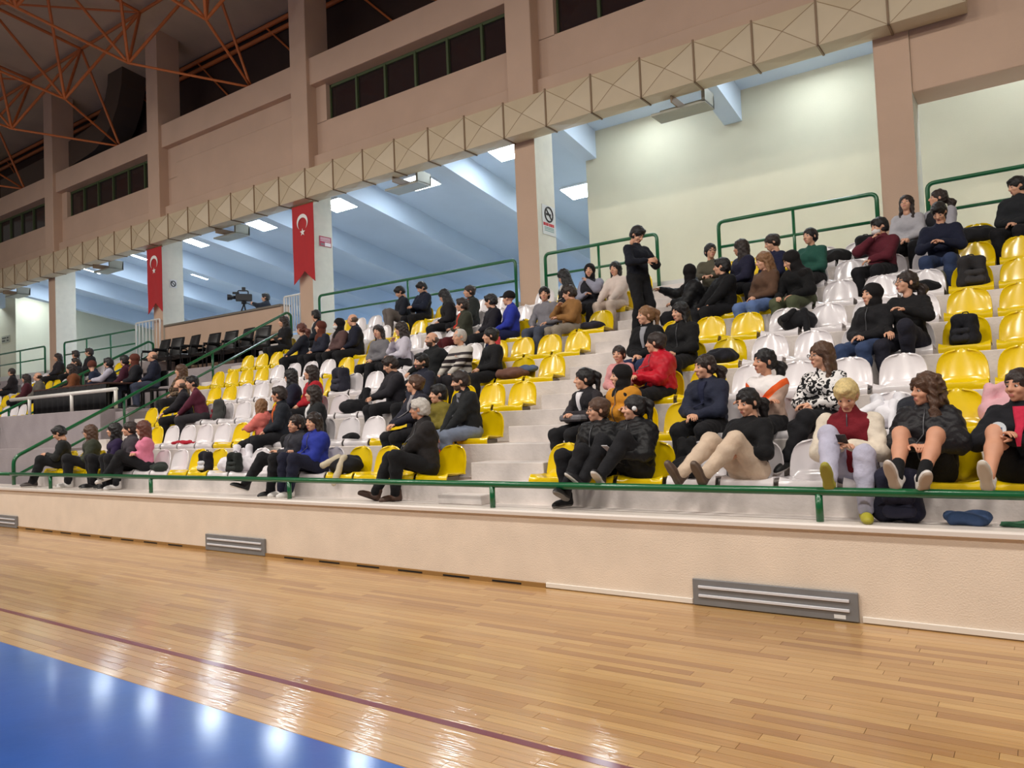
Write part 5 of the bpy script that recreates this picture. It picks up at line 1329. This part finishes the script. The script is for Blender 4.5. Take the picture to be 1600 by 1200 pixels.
# red flag lying between seats
fl = []
nx, nz = 10, 10; V = []; F = []
for j in range(nz + 1):
    for i in range(nx + 1):
        V.append(((i / nx - .5) * .34 + .03 * math.sin(j), -.03 * math.sin(i * 1.1 + j * .4) - .10 * (1 - j / nz), j / nz * .46))
for j in range(nz):
    for i in range(nx): F.append((j * (nx + 1) + i, j * (nx + 1) + i + 1, (j + 1) * (nx + 1) + i + 1, (j + 1) * (nx + 1) + i))
fe = empty('hand_flag', (-6.82, yr(5) - .05, zt(4) + .30), (0, 0, -.3), label='small red flag with a white crescent draped between the rows', cat='flag')
fm = new_mesh('cloth', V, F, M_RED, True); bmm = bmesh.new(); bmm.from_mesh(fm); bmesh.ops.solidify(bmm, geom=bmm.faces[:], thickness=.006); bmm.to_mesh(fm); bmm.free()
obj('cloth', fm, fe); crescent_star(fe, -.06, .33, .09, -.10)
# under-seat block with orange top beside the bearded man
ob = empty('sports_bag', (-5.88, yr(2) - .16, zt(1) + .005), label='black and orange bag at the feet of the bearded man', cat='bag')
MB().box(-.16, .16, -.12, .12, 0, .20).build('bag_body', cloth('b', BK), ob, bevel=.03); MB().box(-.165, .165, -.125, .125, .20, .32).build('bag_top', cloth('b', (232, 92, 36)), ob, bevel=.03)
backpack(on(4, -9.72, .2), 2.9, 'large dark backpack standing on a seat, centre of middle block', (40, 40, 52), .95)
coat(on(3, -8.62, .2), -.5, 'long black jacket hanging over a white seat, centre', (26, 26, 30), .22, .20, .12, 16.0, drape=.22)
backpack(on(3, -12.05, .2), 2.3, 'grey and red backpack beside the man in maroon', (66, 68, 66), .85, rgb2=(130, 28, 44))
coat(on(2, -7.9, .25), .2, 'small black pouch on a white seat, second row', (24, 24, 27), .14, .08, .05, 17.0, cat='bag', name='pouch')
coat(on(1, -7.14, .2), .1, 'black coat with a fur trim lying beside the blue jacket', (24, 24, 28), .22, .17, .12, 18.0, sleeve=(196, 184, 160))
coat(on(1, -9.45, .25), .3, 'white hooded jacket thrown over seats in the front row', (232, 228, 234), .30, .16, .12, 19.0, drape=.20)
backpack(on(1, -9.3, .10), 3.3, 'black round bag on the front row beside the white jacket', (30, 34, 32), .62)
backpack(on(1, -10.05, .14), 3.0, 'black and white bag on a yellow seat in the front row', (28, 26, 34), .66, rgb2=(210, 208, 212))
coat(on(1, -11.2, .12), .1, 'dark green pouch on a white seat beside the pink sweater', (44, 52, 48), .15, .10, .07, 20.0, cat='bag', name='pouch')
coat(on(2, -11.75, .1), .1, 'red scarf lying across two white seats', (168, 24, 44), .30, .05, .03, 21.0, cat='scarf', name='scarf')
# laptop-like bag on the lap of the girl with the high ponytail
lb = empty('lap_bag', (-4.17, yr(2) - .02, zt(2) + .26), (0, 0, -.3), label='flat grey fabric bag on the lap of the ponytail girl', cat='bag')
MB().box(-.17, .17, -.08, .08, -.03, .04).build('bag_body', cloth('b', (112, 110, 114)), lb, bevel=.02); MB().tube(fillet([(-.08, .0, .03), (-.08, 0, .07), (.08, 0, .07), (.08, 0, .03)], .03), .009, 6).build('handle', cloth('b', (60, 58, 62)), lb, smooth=True)
# camera on the lap of the fair ponytail, badge on the jacket at the right edge
bd = MB()
bd.add([(0, 0, 0)] + [(.055 * math.cos(k * math.pi / 12), 0, .055 * math.sin(k * math.pi / 12)) for k in range(24)], [(0, 1 + k, 1 + (k + 1) % 24) for k in range(24)])
bd.add([(0, .006, 0)] + [(.055 * math.cos(k * math.pi / 12), .006, .055 * math.sin(k * math.pi / 12)) for k in range(24)], [(0, 1 + (k + 1) % 24, 1 + k) for k in range(24)])
_per = [o for o in bpy.data.objects if o.get('label', '').startswith('woman in a black jacket with a round badge')][0]
_jk = [c for c in _per.children if c.name.startswith('jacket')][0]
_c = np.array([v.co for v in _jk.data.vertices]); _s = _c[(np.abs(_c[:, 0] + .115) < .03) & (np.abs(_c[:, 2] - .40) < .03)]
_y = float(_s[:, 1].min()) - .008
o = bd.build('badge', mat('badge_white', (206, 214, 220), 0.5), _jk, loc=(-.115, _y, .40), rot=(-.15, 0, -.35), label='round white badge with a blue emblem')
MB().box(-.028, .028, -.003, 0, -.02, .015).build('badge_emblem', mat('badge_blue', (72, 108, 140), 0.5), _jk, loc=(-.115, _y - .001, .40), rot=(-.15, 0, -.35))
